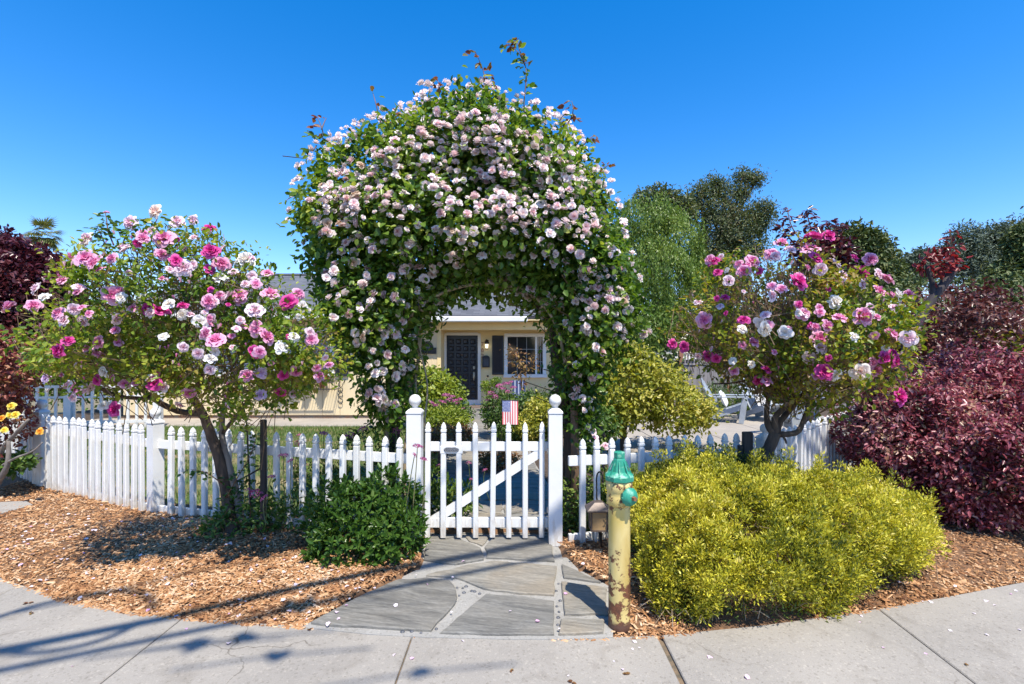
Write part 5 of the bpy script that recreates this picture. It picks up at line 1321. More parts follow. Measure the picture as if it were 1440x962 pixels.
# the rest, seen smaller or from the back of the canopy
q, nn = av.sample(320, shell=1, front=.35)
for i in range(len(q)):
    me = lowm[i % 3]; c_ = np.empty(len(me.vertices) * 3, np.float32); me.vertices.foreach_get('co', c_); c_ = c_.reshape(-1, 3) * RR.uniform(.024, .038)
    Rm = np.array(quat_to(Vector(nn[i]) + Vector((0, 0, .4))).to_matrix()); V = c_ @ Rm.T + q[i] - np.array(org(cr))
    qq = np.array([list(pl.vertices) for pl in me.polygons]); at = np.empty(len(me.vertices), np.float32); me.attributes['rnd'].data.foreach_get('value', at)
    lowV.append(V); lowQ.append(qq + off); lowA.append(at); off += len(V)
o = put('small_blossoms', mesh_np('small_blossoms', np.concatenate(lowV), np.concatenate(lowQ), np.concatenate(lowA), [M['blushpale']], smooth=True), cr); o['kind'] = 'stuff'
for me in lowm: bpy.data.meshes.remove(me)

# ------------------------------------------------------------------ left rose tree
LC = [(0, 455), (12, 430), (45, 405), (85, 385), (95, 362), (120, 345), (150, 325), (185, 308), (215, 302), (250, 308), (285, 318), (308, 330), (330, 358), (352, 392), (385, 415), (425, 432), (438, 452), (452, 482), (460, 512), (445, 532), (420, 532), (385, 540), (360, 570), (340, 600), (305, 592), (280, 572), (245, 556), (205, 546), (180, 546), (150, 548), (110, 548), (75, 528), (52, 500), (45, 478), (10, 478)]
lr = thing('rose_tree', 'left rose tree with leaning trunk and magenta, pink and white blossoms', 'rose', (G(325, 750).x, G(325, 750).y, 0))
lv = Vol(LC, 3.25, .52, D=.40, seed=21, amp=.35)
p, n_ = lv.sample(3500, shell=.6, front=.6, gap=.10, gapf=5.5, jit=.04)
leaves(p, n_, M['roseleaf'], lr, L=.034, W=.019, k=4, sp=.035, droop=.2, out=.5, facing=.5, patch=3.2, pamp=.35)
q, _ = lv.sample(1500, shell=.3); twigs(lr, 1300, P(290, 560, 3.8), q, M['twig'], r=.0032, L=(.10, .42))
LY = G(325, 750).y
mb = MB(); limb(mb, [G(328, 757), P(322, 715, LY), P(312, 660, LY - .02), P(298, 615, LY - .05), P(284, 580, LY - .12), P(262, 545, LY - .25), P(235, 490, LY - .65), P(215, 430, LY - .85)], .055, .018, n=12); mb.build('trunk', M['bark'], lr)
mb = MB(); limb(mb, [G(340, 752), P(336, 710, LY), P(322, 655, LY), P(312, 610, LY), P(318, 560, LY - .1), P(345, 500, LY - .2), P(370, 450, LY - .45)], .034, .012, n=10); mb.build('trunk', M['greybark'], lr)
canes(lr, [([P(284, 582, LY - .12), P(250, 578, LY - .2), P(215, 560, LY - .45), P(170, 520, LY - .65), P(120, 470, LY - .85)], .028, .010),
           ([P(270, 560, LY - .2), P(290, 510, LY - .45), P(300, 450, LY - .65), P(290, 380, LY - .85)], .024, .008),
           ([P(240, 500, LY - .65), P(200, 460, LY - .85), P(150, 420, LY - .85), P(130, 380, LY - .85)], .018, .006),
           ([P(312, 610, LY), P(340, 575, LY - .1), P(380, 520, LY - .2), P(420, 470, LY - .45)], .018, .006),
           ([P(225, 560, LY - .45), P(160, 555, LY - .65), P(90, 510, LY - .85), P(50, 460, LY - .85)], .016, .006)], M['bark'], 'branch')
canes(lr, [([(P(353, 0, LY).x, LY + .02, 0), P(352, 700, LY), P(349, 640, LY), P(346, 590, LY - .02), P(335, 540, LY - .1)], .009, .005),
           ([P(372, 655, LY), P(350, 668, LY), P(325, 680, LY)], .008, .005)], M['stake'], 'cane')
for pts, nl in (([P(352, 720, LY), P(350, 660, LY), P(347, 600, LY), P(330, 550, LY)], 26), ([P(318, 700, LY - .05), P(335, 670, LY - .1), P(352, 640, LY - .1), P(362, 610, LY - .1)], 22), ([P(312, 680, LY - .08), P(290, 665, LY - .12), P(268, 660, LY - .15)], 12),
                ([P(330, 560, LY - .2), P(355, 548, LY - .45), P(380, 552, LY - .45), P(392, 560, LY - .45)], 12), ([P(340, 745, LY - .1), P(352, 725, LY - .12), P(350, 700, LY - .15)], 16), ([P(318, 750, LY - .1), P(310, 735, LY - .15), P(322, 715, LY - .18)], 16),
                ([P(160, 345, 3.0), P(152, 325, 3.0), P(150, 310, 3.0), P(148, 300, 3.0)], 16), ([P(150, 350, 3.0), P(142, 330, 3.0), P(136, 318, 3.0)], 12), ([P(170, 350, 3.0), P(178, 330, 3.0), P(190, 322, 3.0)], 9), ([P(215, 320, 2.95), P(222, 306, 2.95)], 4)):
    sprig(lr, pts, 'valerian', r=.005, nl=nl, L=.045, W=.028)
def Z1(l): return [(x / 2.405, 240 + y / 2.405, s / 2.405, c) for x, y, s, c in l]
def Z3(l): return [(320 + x / 3.434, 360 + y / 3.434, s / 3.434, c) for x, y, s, c in l]
LB = Z1([(528, 140, 62, 'c'), (360, 142, 24, 'p'), (447, 180, 62, 'l'), (297, 237, 66, 'c'), (600, 175, 58, 'l'), (655, 168, 44, 'l'), (708, 200, 58, 'm'), (557, 232, 66, 'p'), (484, 230, 44, 'p'), (515, 205, 40, 'l'), (548, 285, 52, 'p'), (597, 305, 52, 'm'), (715, 275, 66, 'm'), (750, 315, 62, 'p'), (708, 335, 48, 'm'), (620, 328, 62, 'l'), (655, 318, 34, 'l'), (755, 262, 32, 'l'), (833, 305, 66, 'w'), (747, 367, 58, 'w'),
         (425, 268, 54, 'l'), (380, 297, 44, 'p'), (250, 295, 52, 'p'), (290, 295, 64, 'p'), (325, 315, 64, 'p'), (340, 335, 40, 'p'), (215, 375, 48, 'p'), (125, 400, 52, 'l'), (35, 460, 46, 'p'), (115, 457, 54, 'p'), (150, 430, 38, 'w'), (378, 420, 62, 'p'), (285, 508, 52, 'l'), (393, 502, 50, 'l'), (505, 470, 62, 'm'), (545, 475, 64, 'm'), (708, 445, 62, 'p'), (770, 430, 64, 'l'), (815, 427, 64, 'p'), (913, 417, 60, 'p'),
         (862, 475, 64, 'l'), (675, 510, 50, 'w'), (720, 500, 46, 'l'), (865, 535, 54, 'p'), (900, 562, 62, 'p'), (730, 575, 66, 'p'), (205, 610, 66, 'm'), (308, 595, 52, 'p'), (335, 580, 52, 'p'), (400, 582, 32, 'p'), (670, 618, 48, 'l'), (712, 635, 48, 'w'), (865, 612, 52, 'm'), (945, 598, 44, 'w'), (355, 680, 48, 'w'), (330, 708, 44, 'm'), (163, 700, 50, 'v'), (228, 728, 44, 'l'), (258, 735, 48, 'p'), (524, 715, 72, 'm'),
         (640, 750, 54, 'p'), (590, 750, 50, 'l'), (883, 683, 48, 'v'), (880, 757, 46, 'v'), (350, 795, 42, 'w'), (388, 808, 54, 'm'), (290, 742, 34, 'l'), (450, 465, 32, 'p'), (620, 460, 44, 'm'), (800, 535, 32, 'l'), (790, 345, 40, 'l'), (575, 335, 34, 'l'), (165, 745, 30, 'w'), (610, 790, 34, 'l'), (830, 385, 36, 'l'), (260, 660, 26, 'l')]) \
    + Z3([(295, 225, 88, 'm'), (362, 240, 58, 'w'), (405, 405, 64, 'p'), (265, 440, 76, 'w'), (330, 555, 74, 'p'), (270, 575, 54, 'm'), (430, 540, 54, 'p'), (442, 580, 64, 'p'), (490, 530, 52, 'p'), (470, 490, 42, 'l'), (140, 470, 66, 'm'), (293, 390, 30, 'm'), (140, 330, 50, 'p')])
LB += [(RR.uniform(60, 440), RR.uniform(320, 565), RR.uniform(9, 22), RR.choice('pppllmw')) for _ in range(75)]
place_blossoms(lr, lv, [b_ for b_ in LB if lv.dist(np.array([[P(b_[0], 0, 2.97).x, P(0, b_[1], 2.97).z]]))[0] > -.12])
buds(lr, lv, 40, 'pink'); buds(lr, lv, 30, 'palepink', .018)

# ------------------------------------------------------------------ right rose tree
RC = [(958, 478), (965, 440), (985, 405), (1010, 382), (1040, 362), (1075, 345), (1120, 338), (1160, 352), (1200, 372), (1240, 395), (1280, 425), (1290, 465), (1280, 500), (1265, 545), (1225, 560), (1180, 572), (1150, 580), (1110, 562), (1085, 552), (1055, 528), (1025, 508), (990, 490)]
RY = 3.85
rr_ = thing('rose_tree', 'right rose tree with a dark twisted forked trunk rising behind the gold shrub', 'rose', (P(1078, 0, RY).x, RY, 0))
rv_ = Vol(RC, 3.75, .54, D=.42, seed=33, amp=.35)
p, n_ = rv_.sample(2800, shell=.6, front=.6, gap=.08, gapf=5.5, jit=.04)
leaves(p, n_, M['roseleafR'], rr_, L=.037, W=.020, k=4, sp=.035, droop=.2, out=.5, facing=.5, patch=3.2, pamp=.35, seed=4)
q, _ = rv_.sample(1500, shell=.3); twigs(rr_, 1500, P(1110, 540, 3.8), q, M['twig'], r=.0032, L=(.10, .42))
q, _ = Vol([(985, 490), (1060, 470), (1150, 490), (1160, 565), (1100, 555), (1040, 530)], 3.75, .45, D=.4, seed=5).sample(300, shell=.2); twigs(rr_, 400, P(1110, 560, 3.8), q, M['twig'], r=.003, L=(.08, .3))
mb = MB(); limb(mb, [P(1066, 690, RY), P(1072, 655, RY), P(1082, 630, RY), P(1090, 608, RY)], .05, .042, n=12); mb.build('trunk', M['bark'], rr_)
canes(rr_, [([P(1090, 612, RY), P(1081, 600, RY), P(1078, 580, RY), P(1079, 555, RY), P(1062, 520, RY)], .032, .010),
            ([P(1091, 610, RY), P(1090, 588, RY - .03), P(1105, 570, RY - .06), P(1118, 545, RY - .1), P(1110, 490, RY - .15), P(1100, 430, RY - .2)], .028, .008),
            ([P(1093, 608, RY), P(1098, 592, RY + .03), P(1118, 568, RY + .05), P(1133, 550, RY), P(1170, 510, RY - .1), P(1210, 450, RY - .2)], .027, .008),
            ([P(1092, 610, RY), P(1105, 611, RY - .02), P(1122, 607, RY - .04), P(1130, 592, RY - .05), P(1138, 575, RY - .05), P(1175, 555, RY - .1), P(1220, 530, RY - .2)], .027, .009),
            ([P(1100, 612, RY - .02), P(1104, 618, RY - .03), P(1106, 624, RY - .03)], .012, .006),
            ([P(1062, 522, RY), P(1030, 490, RY - .1), P(1000, 450, RY - .2)], .014, .005),
            ([P(1055, 532, RY), P(1035, 538, RY), P(1003, 540, RY)], .010, .005)], M['bark'], 'branch')
def Z8(l): return [(1100 + x / 2.829, 280 + y / 2.829, s / 2.829, c) for x, y, s, c in l]
def Z7(l): return [(840 + x / 3.7, 200 + y / 3.7, s / 3.7, c) for x, y, s, c in l]
def Z5(l): return [(840 + x / 3.7, 420 + y / 3.7, s / 3.7, c) for x, y, s, c in l]
RB = Z8([(62, 330, 86, 'm'), (107, 203, 96, 'p'), (180, 150, 62, 'm'), (125, 150, 66, 'm'), (10, 180, 34, 'p'), (30, 205, 58, 'l'), (150, 280, 62, 'l'), (212, 257, 58, 'l'), (308, 292, 80, 'm'), (240, 305, 52, 'l'), (375, 300, 54, 'l'), (415, 318, 68, 'p'), (207, 412, 64, 'w'), (458, 385, 66, 'w'), (500, 383, 52, 'p'), (230, 475, 68, 'p'), (315, 470, 84, 'p'), (83, 455, 62, 'l'), (345, 430, 42, 'l'), (378, 470, 36, 'p'), (15, 535, 44, 'w'), (147, 555, 82, 'p'), (427, 540, 78, 'p'), (500, 555, 72, 'l'),
         (105, 630, 68, 'l'), (182, 632, 34, 'm'), (165, 688, 88, 'm'), (310, 685, 84, 'c'), (400, 630, 66, 'm'), (447, 645, 66, 'm'), (457, 785, 94, 'm'), (410, 595, 34, 'w'), (60, 420, 32, 'p')]) \
    + Z7([(627, 678, 58, 'm'), (683, 722, 72, 'l'), (800, 620, 82, 'p'), (770, 655, 66, 'm'), (740, 645, 48, 'l'), (955, 528, 78, 'p'), (1000, 560, 62, 'l'), (893, 583, 62, 'p'), (675, 665, 34, 'w'), (525, 835, 52, 'l'), (640, 855, 44, 'l'), (665, 810, 54, 'm'), (555, 925, 92, 'p'), (670, 890, 34, 'm'), (908, 748, 54, 'p'), (760, 778, 28, 'l'), (875, 900, 62, 'l')]) \
    + Z5([(345, 235, 48, 'l'), (388, 237, 68, 'm'), (450, 250, 64, 'm'), (345, 198, 28, 'm'), (755, 160, 64, 'w'), (870, 160, 92, 'w'), (975, 178, 80, 'w'), (1070, 80, 76, 'p'), (705, 325, 46, 'w'), (595, 262, 38, 'l'), (840, 420, 84, 'm'), (880, 430, 70, 'p'), (525, 298, 42, 'l'), (375, 420, 26, 'p'), (425, 428, 32, 'p'), (1050, 30, 42, 'm')])
RB += [(RR.uniform(985, 1265), RR.uniform(355, 550), RR.uniform(9, 22), RR.choice('ppplmmw')) for _ in range(52)]
place_blossoms(rr_, rv_, [b_ for b_ in RB if rv_.dist(np.array([[P(b_[0], 0, 3.4).x, P(0, b_[1], 3.4).z]]))[0] > -.12])
buds(rr_, rv_, 34, 'pink'); buds(rr_, rv_, 26, 'palepink', .018)

# ------------------------------------------------------------------ shrubs of the front bed
def bush(name, label, cat, E, n, mat, L, W, k=3, sp=.03, loc=None, group=None, **kw):
    E_ = np.array(E, float); c = E_[:, :3].mean(0) if loc is None else loc
    t = thing(name, label, cat, (float(c[0]), float(c[1]), 0), group=group)
    sk = {a: kw.pop(a) for a in list(kw) if a in ('amp', 'f', 'seed', 'shell', 'gap', 'gapf', 'zmin', 'lowcut')}
    p, nn = ells(E, n, **sk); lv_ = leaves(p, nn, mat, t, L=L, W=W, k=k, sp=sp, seed=sk.get('seed', 0), **kw)
    return t, p, nn
# gold shrub
GE = [(1.17, 3.0, .36, .36, .40, .36), (1.45, 2.98, .30, .48, .40, .34), (1.45, 3.38, .42, .50, .40, .32), (1.98, 3.22, .30, .52, .45, .31), (2.36, 3.34, .28, .44, .40, .28), (1.2, 3.38, .38, .40, .33, .32), (2.62, 3.45, .33, .30, .3, .20), (.97, 2.86, .27, .21, .2, .29), (.98, 2.76, .13, .16, .14, .13), (1.75, 2.88, .16, .28, .2, .18), (1.80, 3.30, .38, .40, .38, .31)]
gs = thing('gold_shrub', 'wide mounded shrub of fine golden yellow foliage beside the yellow hydrant', 'shrub', (1.7, 3.2, 0))
p, nn = ells(GE, 9000, amp=.25, f=4.6, seed=6, shell=.92, gap=-.12, gapf=9.5)
p += nn * (.035 * nz(p, 16.0, 44))[:, None]
ok = ~((p[:, 0] > 1.15) & (p[:, 0] < 1.62) & (p[:, 2] < .20 + .08 * nz(p, 5, 3)) & (p[:, 1] < 3.0) & (rng.random(len(p)) < .9)); p = p[ok]; nn = nn[ok]
sh_ = rng.choice(len(p), 420); st_ = [p]; sn_ = [nn]
for q_ in range(3):
    st_.append(p[sh_] + (nn[sh_] * .5 + [0, 0, .6]) * (.035 * (q_ + 1))); sn_.append(nn[sh_])
p = np.concatenate(st_); nn = np.concatenate(sn_)
k = 26; N = len(p)
dd = unit(rng.normal(size=(N * k, 3)) * [1, 1, .9] + np.repeat(nn * .7 + [0, 0, .75], k, 0)); rad = rng.uniform(.35, 1, (N * k, 1)) * .046 * np.repeat(rng.uniform(.7, 1.3, N), k)[:, None]
pr_ = np.repeat(p, k, 0) + dd * rad
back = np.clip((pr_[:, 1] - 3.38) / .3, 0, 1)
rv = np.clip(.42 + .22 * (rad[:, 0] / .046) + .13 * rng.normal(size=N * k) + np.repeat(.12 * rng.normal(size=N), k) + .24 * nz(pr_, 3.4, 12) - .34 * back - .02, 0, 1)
L_ = rng.uniform(.013, .030, N * k)
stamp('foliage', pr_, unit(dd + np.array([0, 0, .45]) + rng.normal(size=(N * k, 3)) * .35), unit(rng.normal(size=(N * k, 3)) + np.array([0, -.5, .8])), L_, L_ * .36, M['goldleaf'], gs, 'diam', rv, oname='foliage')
q, _ = ells(GE, 900, amp=.1, seed=8, shell=.2); twigs(gs, 800, (1.7, 3.3, .0), q, M['twig'], r=.0028, L=(.1, .3))
mb = MB()
for i in range(16):
    a = RR.uniform(0, 6.28); mb.tube(smooth_path([(1.7 + RR.gauss(0, .25), 3.2 + RR.gauss(0, .12), 0), (1.7 + .5 * math.cos(a), 3.2 + .25 * math.sin(a), .18), (1.7 + .7 * math.cos(a), 3.2 + .25 * math.sin(a), .30)]), [.011 - .001 * q_ for q_ in range(9)], n=5)
mb.build('stems', M['bark'], gs, kind='stuff')
# dry twigs sprawling at its foot
mb = MB()
for i in range(70):
    x = RR.uniform(.8, 2.0); y = edge(x) + RR.uniform(.02, .35); l = RR.uniform(.06, .2); a = RR.uniform(0, 6.28)
    mb.tube([(x, y, .02), (x + l * .5 * math.cos(a), y + l * .3 * math.sin(a), .05 + RR.uniform(0, .06)), (x + l * math.cos(a), y + l * .6 * math.sin(a), RR.uniform(.02, .12))], [.003, .0025, .0015], n=3, caps=False)
mb.build('dead_twigs', M['cane'], gs, kind='stuff')
p, nn = ells([(1.0, 2.78, .04, .2, .12, .08), (1.4, 2.8, .04, .3, .12, .07)], 160, seed=3); leaves(p, nn, M['midgreen'], gs, L=.03, W=.006, k=4, sp=.03, out=.8, droop=-.4, tpl='blade', oname='weeds')
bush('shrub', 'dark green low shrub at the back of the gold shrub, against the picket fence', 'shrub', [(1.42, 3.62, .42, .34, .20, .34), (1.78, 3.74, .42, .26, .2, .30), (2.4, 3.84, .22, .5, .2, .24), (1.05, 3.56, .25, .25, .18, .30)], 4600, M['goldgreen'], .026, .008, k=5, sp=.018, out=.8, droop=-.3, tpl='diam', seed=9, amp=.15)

# purple fringe flower bush on the right
t, p, nn = bush('purple_bush', 'large arching bush of burgundy and purple leaves filling the lower right', 'shrub',
     [(4.0, 4.6, .66, .66, .7, .58), (4.35, 4.6, .70, .85, .75, .62), (4.95, 4.9, .78, .8, .8, .66), (4.0, 4.3, .42, .52, .5, .40), (4.4, 4.15, .42, .8, .55, .42), (3.78, 4.85, .62, .40, .4, .42)], 15500, M['purple'], .046, .020, k=5, sp=.038, droop=.15, out=.6, seed=14, amp=.36, f=3.8, gap=-.18, gapf=6.5, facing=.5, patch=2.6, pamp=.42)
twigs(t, 500, (4.1, 4.6, .1), p, M['twig'], r=.0035, L=(.15, .5))
for i in range(60):
    j = rng.integers(len(p)); a = Vector(p[j]); n_v = Vector(nn[j])
    if a.z > .6: sprig(t, [a, a + n_v * .08 + Vector((0, 0, .05)), a + n_v * .2 + Vector((RR.gauss(0, .04), 0, .07))], 'purple', r=.003, nl=8, L=.045, W=.02)
# plum shrub behind with the pruned trunk
bush('plum_shrub', 'dark purple plum shrub behind the burgundy bush at the right edge', 'shrub', [(6.2, 6.8, 1.45, 1.0, .8, .90), (7.4, 7.0, 1.35, 1.0, .9, .95), (5.4, 6.6, 1.2, .7, .6, .75)], 7000, M['plumbrown'], .060, .034, k=4, sp=.05, seed=15, amp=.26, f=2.8, gap=-.25, facing=.4, rshift=.1)
pt_ = thing('plum_tree', 'pruned dark plum trunk leaning right with a tuft of red leaves on top', 'tree', (P(1270, 0, 6).x, 6, 0))
canes(pt_, [([(P(1262, 0, 6).x, 6, 0), P(1265, 540, 6), P(1285, 465, 6), P(1308, 425, 6), P(1330, 395, 6), P(1346, 372, 6)], .07, .045), ([P(1312, 420, 6), P(1311, 400, 6), P(1306, 382, 6), P(1304, 372, 6)], .034, .022)], M['plumbark'], 'trunk')
p, nn = ells([PE(1322, 370, 24, 14, 6, .15), PE(1335, 348, 8, 16, 6, .1), PE(1310, 375, 10, 18, 6, .1)], 80, seed=1); leaves(p, nn, leafmat('red_plum_leaf', [(.10, .012, .015), (.20, .02, .025), (.32, .05, .04)], tcol=(1.4, .6, .6)), pt_, L=.07, W=.035, k=3, sp=.03, out=.8)
sprig(pt_, [P(1337, 355, 6), P(1338, 340, 6), P(1336, 326, 6)], 'plum', r=.006, nl=8, L=.07, W=.035)
# purple sprouts behind the right rose
ps_ = thing('plum_tree', 'upright purple plum shoots rising behind the top of the right rose tree', 'tree', (P(1140, 0, 5.2).x, 5.2, 0))
canes(ps_, [([(P(1135, 0, 5.2).x, 5.2, 0), P(1140, 520, 5.2), P(1145, 420, 5.2), P(1150, 350, 5.2)], .05, .02)], M['plumbark'], 'trunk')
for a in ([(1148, 380), (1130, 345), (1113, 318), (1107, 292)], [(1148, 370), (1142, 330), (1136, 305), (1135, 294)], [(1150, 370), (1160, 335), (1165, 318), (1166, 310)], [(1150, 375), (1125, 350), (1106, 330), (1100, 318)], [(1152, 375), (1172, 345), (1185, 325), (1182, 315)], [(1155, 380), (1150, 345), (1150, 320)], [(1155, 380), (1180, 360), (1195, 350)]):
    sprig(ps_, [P(x, y, 5.2 + RR.uniform(-.1, .1)) for x, y in a], 'plum', r=.010, nl=24, L=.075, W=.032)
p, nn = ells([PE(1155, 360, 32, 26, 5.25, .2)], 260, seed=2); leaves(p, nn, M['plum'], ps_, L=.07, W=.033, k=4, sp=.05, out=.7)
bush('shrub', 'bright green clipped shrub at the far right edge beside the plum shrub', 'shrub', [PE(1432, 520, 30, 32, 6.0, .4)], 900, M['limeleaf'], .05, .03, k=4, sp=.04, seed=16)
bush('shrub', 'yellow and coral leaved shrub at the right edge above the bright green one', 'shrub', [PE(1430, 485, 34, 22, 6.6, .4)], 800, M['citrus'], .05, .03, k=4, sp=.04, seed=17)

# big clump of glossy leaves left of the gate
vl = thing('valerian_clump', 'dense clump of glossy dark green leaves left of the gate', 'plant', (-1.1, 3.62, 0))
VE = [(-1.12, 3.62, .24, .32, .28, .26), (-.86, 3.52, .18, .24, .22, .20), (-1.32, 3.72, .26, .26, .22, .26), (-.95, 3.72, .34, .26, .18, .26), (-1.15, 3.42, .14, .30, .16, .16)]
p, nn = ells(VE, 640, amp=.12, f=4, seed=5, shell=.92, gap=-.6)
ps = []; ds = []; us = []
for i in range(len(p)):
    ax_ = Vector(nn[i]) * .8 + Vector((0, -.15, .55)) + Vector((RR.gauss(0, .2),) * 3); ax_.normalize(); x = ax_.orthogonal().normalized(); y = ax_.cross(x); ph = RR.uniform(0, 6)
    for j in range(7):
        a = ph + j * 2.4; s_r = .4 + .09 * j; dd = ax_ * (1.25 - .16 * j) + (x * math.cos(a) + y * math.sin(a)) * (.45 + .13 * j)
        ps.append(p[i] - np.array(ax_) * (.012 * j)); ds.append(np.array(dd.normalized())); us.append(np.array(ax_ - dd * .2))
ps, ds, us = np.array(ps), np.array(ds), np.array(us); L_ = rng.uniform(.036, .072, len(ps))
stamp('foliage', ps, ds, us, L_, L_ * .42, M['valerian'], vl, 'leaf', np.clip(rng.normal(.42, .2, len(ps)) + .2 * nz(ps, 4, 3), 0, 1), oname='foliage')
# valerian flower heads
def flower_head(seed, n=120):
    r = np.random.default_rng(seed); d = unit(r.normal(size=(n, 3))); d[:, 2] = np.abs(d[:, 2]) * .8 - .15; p = d * np.array([1, 1, .75]) * r.uniform(.6, 1, (n, 1))
    dd = unit(d + r.normal(size=(n, 3)) * .4); s = unit(np.cross(dd, r.normal(size=(n, 3)))); nn = np.cross(s, dd); V = []; Q = []
    for i in range(n):
        c = p[i]; w = .105
        b = len(V); V += [c + s[i] * w, c + nn[i] * w, c - s[i] * w, c - nn[i] * w]; Q.append((b, b + 1, b + 2, b + 3))
    return mesh_np('flower_head', np.array(V), np.array(Q), np.repeat(r.random(n), 4), [M['valflower']])
FHM = [flower_head(i) for i in range(3)]
def flowerheads(t, lst, Yf, zb=.15, stem=True, lean=0):
    for i, (px, py, s) in enumerate(lst):
        p_ = P(px, py, Yf + RR.uniform(-.08, .08)); r = s / 2 / F * p_.y
        put('flower_head', FHM[i % 3], t, p_, rot=(RR.gauss(0, .3), RR.gauss(0, .3), RR.uniform(0, 6)), scale=(r, r, r))
        if stem:
            b = Vector((p_.x + RR.gauss(0, .03) + lean, p_.y + RR.gauss(0, .05), max(zb, p_.z - .45)))
            mb = MB(); mb.tube(smooth_path([b, b.lerp(p_, .6) + Vector((RR.gauss(0, .01), 0, 0)), p_], 3), .0035, n=5); mb.build('stem', M['valerian'] if False else M['stemgreen'], t)
M['stemgreen'] = pm('green_stem', (.12, .16, .05), (.16, .14, .06), rough=.6)
flowerheads(vl, [(587, 628, 17), (596, 646, 13), (583, 640, 10)], 3.6)
vb = thing('valerian', 'tall valerian stems with small pink flower heads behind the pickets left of the gate', 'plant', (-1.3, 4.35, 0))
p, nn = ells([(-1.35, 4.35, .35, .35, .15, .42), (-1.75, 4.4, .25, .3, .12, .3), (-2.0, 4.2, .2, .2, .1, .22)], 620, seed=7, gap=-.3); leaves(p, nn, M['midgreen'], vb, L=.05, W=.016, k=3, sp=.03, out=.7, droop=-.2)
flowerheads(vb, [(455, 610, 15), (510, 604, 17), (485, 614, 12), (494, 612, 15), (558, 606, 15), (556, 588, 20), (420, 623, 13), (420, 612, 8)], 4.3)
vc = thing('valerian', 'valerian with round mauve flower heads growing beside the thin dark stake', 'plant', (-2.05, 3.95, 0))
p, nn = ells([(-2.15, 4.0, .18, .25, .12, .24), (-1.75, 3.95, .14, .25, .1, .20), (-2.3, 3.9, .08, .2, .12, .12)], 300, seed=8, gap=-.3); leaves(p, nn, M['valerian'], vc, L=.05, W=.017, k=3, sp=.03, out=.7, droop=-.1)
flowerheads(vc, [(361, 694, 23), (350, 690, 14), (399, 641, 16), (409, 648, 11), (382, 671, 13), (372, 700, 14)], 3.92)
vd = thing('valerian', 'green leafy plant just behind the left part of the gate', 'plant', (-.6, 4.2, 0))
p, nn = ells([(-.72, 4.2, .25, .16, .12, .3), (-.55, 4.5, .12, .2, .2, .16)], 340, seed=9); leaves(p, nn, M['midgreen'], vd, L=.055, W=.022, k=3, sp=.03, out=.7, droop=-.2)
flowerheads(vd, [(659, 651, 9), (682, 661, 9), (663, 674, 8), (616, 655, 9)], 4.4)
bush('plant', 'leafy green plant at the foot of the right gate post', 'plant', [(.50, 3.92, .16, .14, .10, .18), (.62, 4.1, .25, .2, .12, .25), (.95, 4.0, .2, .3, .12, .2)], 560, M['midgreen'], .048, .018, k=3, sp=.025, out=.8, droop=-.2, seed=10)

# ------------------------------------------------------------------ garden inside
t, p, nn = bush('boxwood_hedge', 'clipped squarish green hedge left of the front door under the address plaque', 'shrub', [PE(600, 545, 34, 26, 10, .6), PE(612, 556, 38, 30, 9.6, .6)], 1500, M['limeleaf'], .075, .045, k=4, sp=.05, seed=20, amp=.08)
t, p, nn = bush('valerian', 'pink flowering valerian in front of the hedge left of the front door', 'plant', [PE(632, 580, 26, 16, 7.6, .4)], 500, M['midgreen'], .05, .02, k=4, sp=.04, seed=21, pamp=.2)
flowerheads(t, [(627, 556, 14), (632, 563, 14), (640, 564, 12), (623, 566, 14), (607, 567, 12), (615, 570, 12), (646, 562, 11), (643, 568, 10), (629, 573, 13), (650, 575, 8), (636, 558, 11)], 7.4)
bush('shrub', 'rounded lime green mound left of the garden path', 'shrub', [PE(628, 590, 30, 16, 7.0, .35), PE(605, 600, 24, 14, 6.8, .3)], 900, M['limeleaf'], .045, .020, k=4, sp=.035, seed=22)
bush('ground_cover', 'low bronze and gold ground cover beside the path behind the gate', 'plant', [PE(628, 615, 38, 12, 6.2, .4), PE(700, 645, 28, 6, 6.2, .3)], 900, M['brownleaf'], .04, .025, k=4, sp=.03, seed=23)
t, p, nn = bush('valerian', 'large leafy valerian with pink flowers behind the flag', 'plant', [PE(705, 578, 26, 26, 8.6, .45), PE(748, 578, 36, 26, 8.6, .45), PE(735, 605, 42, 14, 8.2, .4)], 2300, M['midgreen'], .055, .024, k=4, sp=.04, seed=24, amp=.15)
flowerheads(t, [(711, 540, 13), (702, 543, 13), (718, 538, 10), (690, 553, 13), (696, 558, 12), (706, 547, 12), (722, 545, 11), (714, 551, 10), (686, 563, 9)], 8.4)
bush('shrub', 'orange and yellow leaved shrub between the flag and the right gate post', 'shrub', [PE(758, 580, 18, 20, 8.0, .35), PE(742, 600, 18, 14, 7.8, .3)], 520, M['citrus'], .055, .03, k=4, sp=.04, seed=25)
t, p, nn = bush('maple_shrub', 'slender bronze leaved little maple in front of the entry window', 'shrub', [PE(724, 503, 15, 11, 9.6, .25), PE(733, 525, 9, 16, 9.6, .2), PE(742, 512, 12, 9, 9.6, .2)], 62, M['brownleaf'], .07, .03, k=3, sp=.05, seed=26)
canes(t, [([P(733, 590, 9.6), P(734, 550, 9.6), P(731, 520, 9.6), P(725, 500, 9.6)], .02, .01)], M['bark'], 'trunk')
t, p, nn = bush('topiary', 'small round dark green topiary balls on a stem beside the front door', 'shrub', [PE(683, 543, 7, 7, 12.6, .13), PE(697, 538, 7, 7, 12.6, .13), PE(690, 552, 6, 5, 12.6, .1)], 420, M['archleaf'], .04, .025, k=3, sp=.02, seed=27)
canes(t, [([P(689, 572, 12.6), P(690, 550, 12.6), P(684, 540, 12.6)], .02, .012)], M['bark'], 'stem')
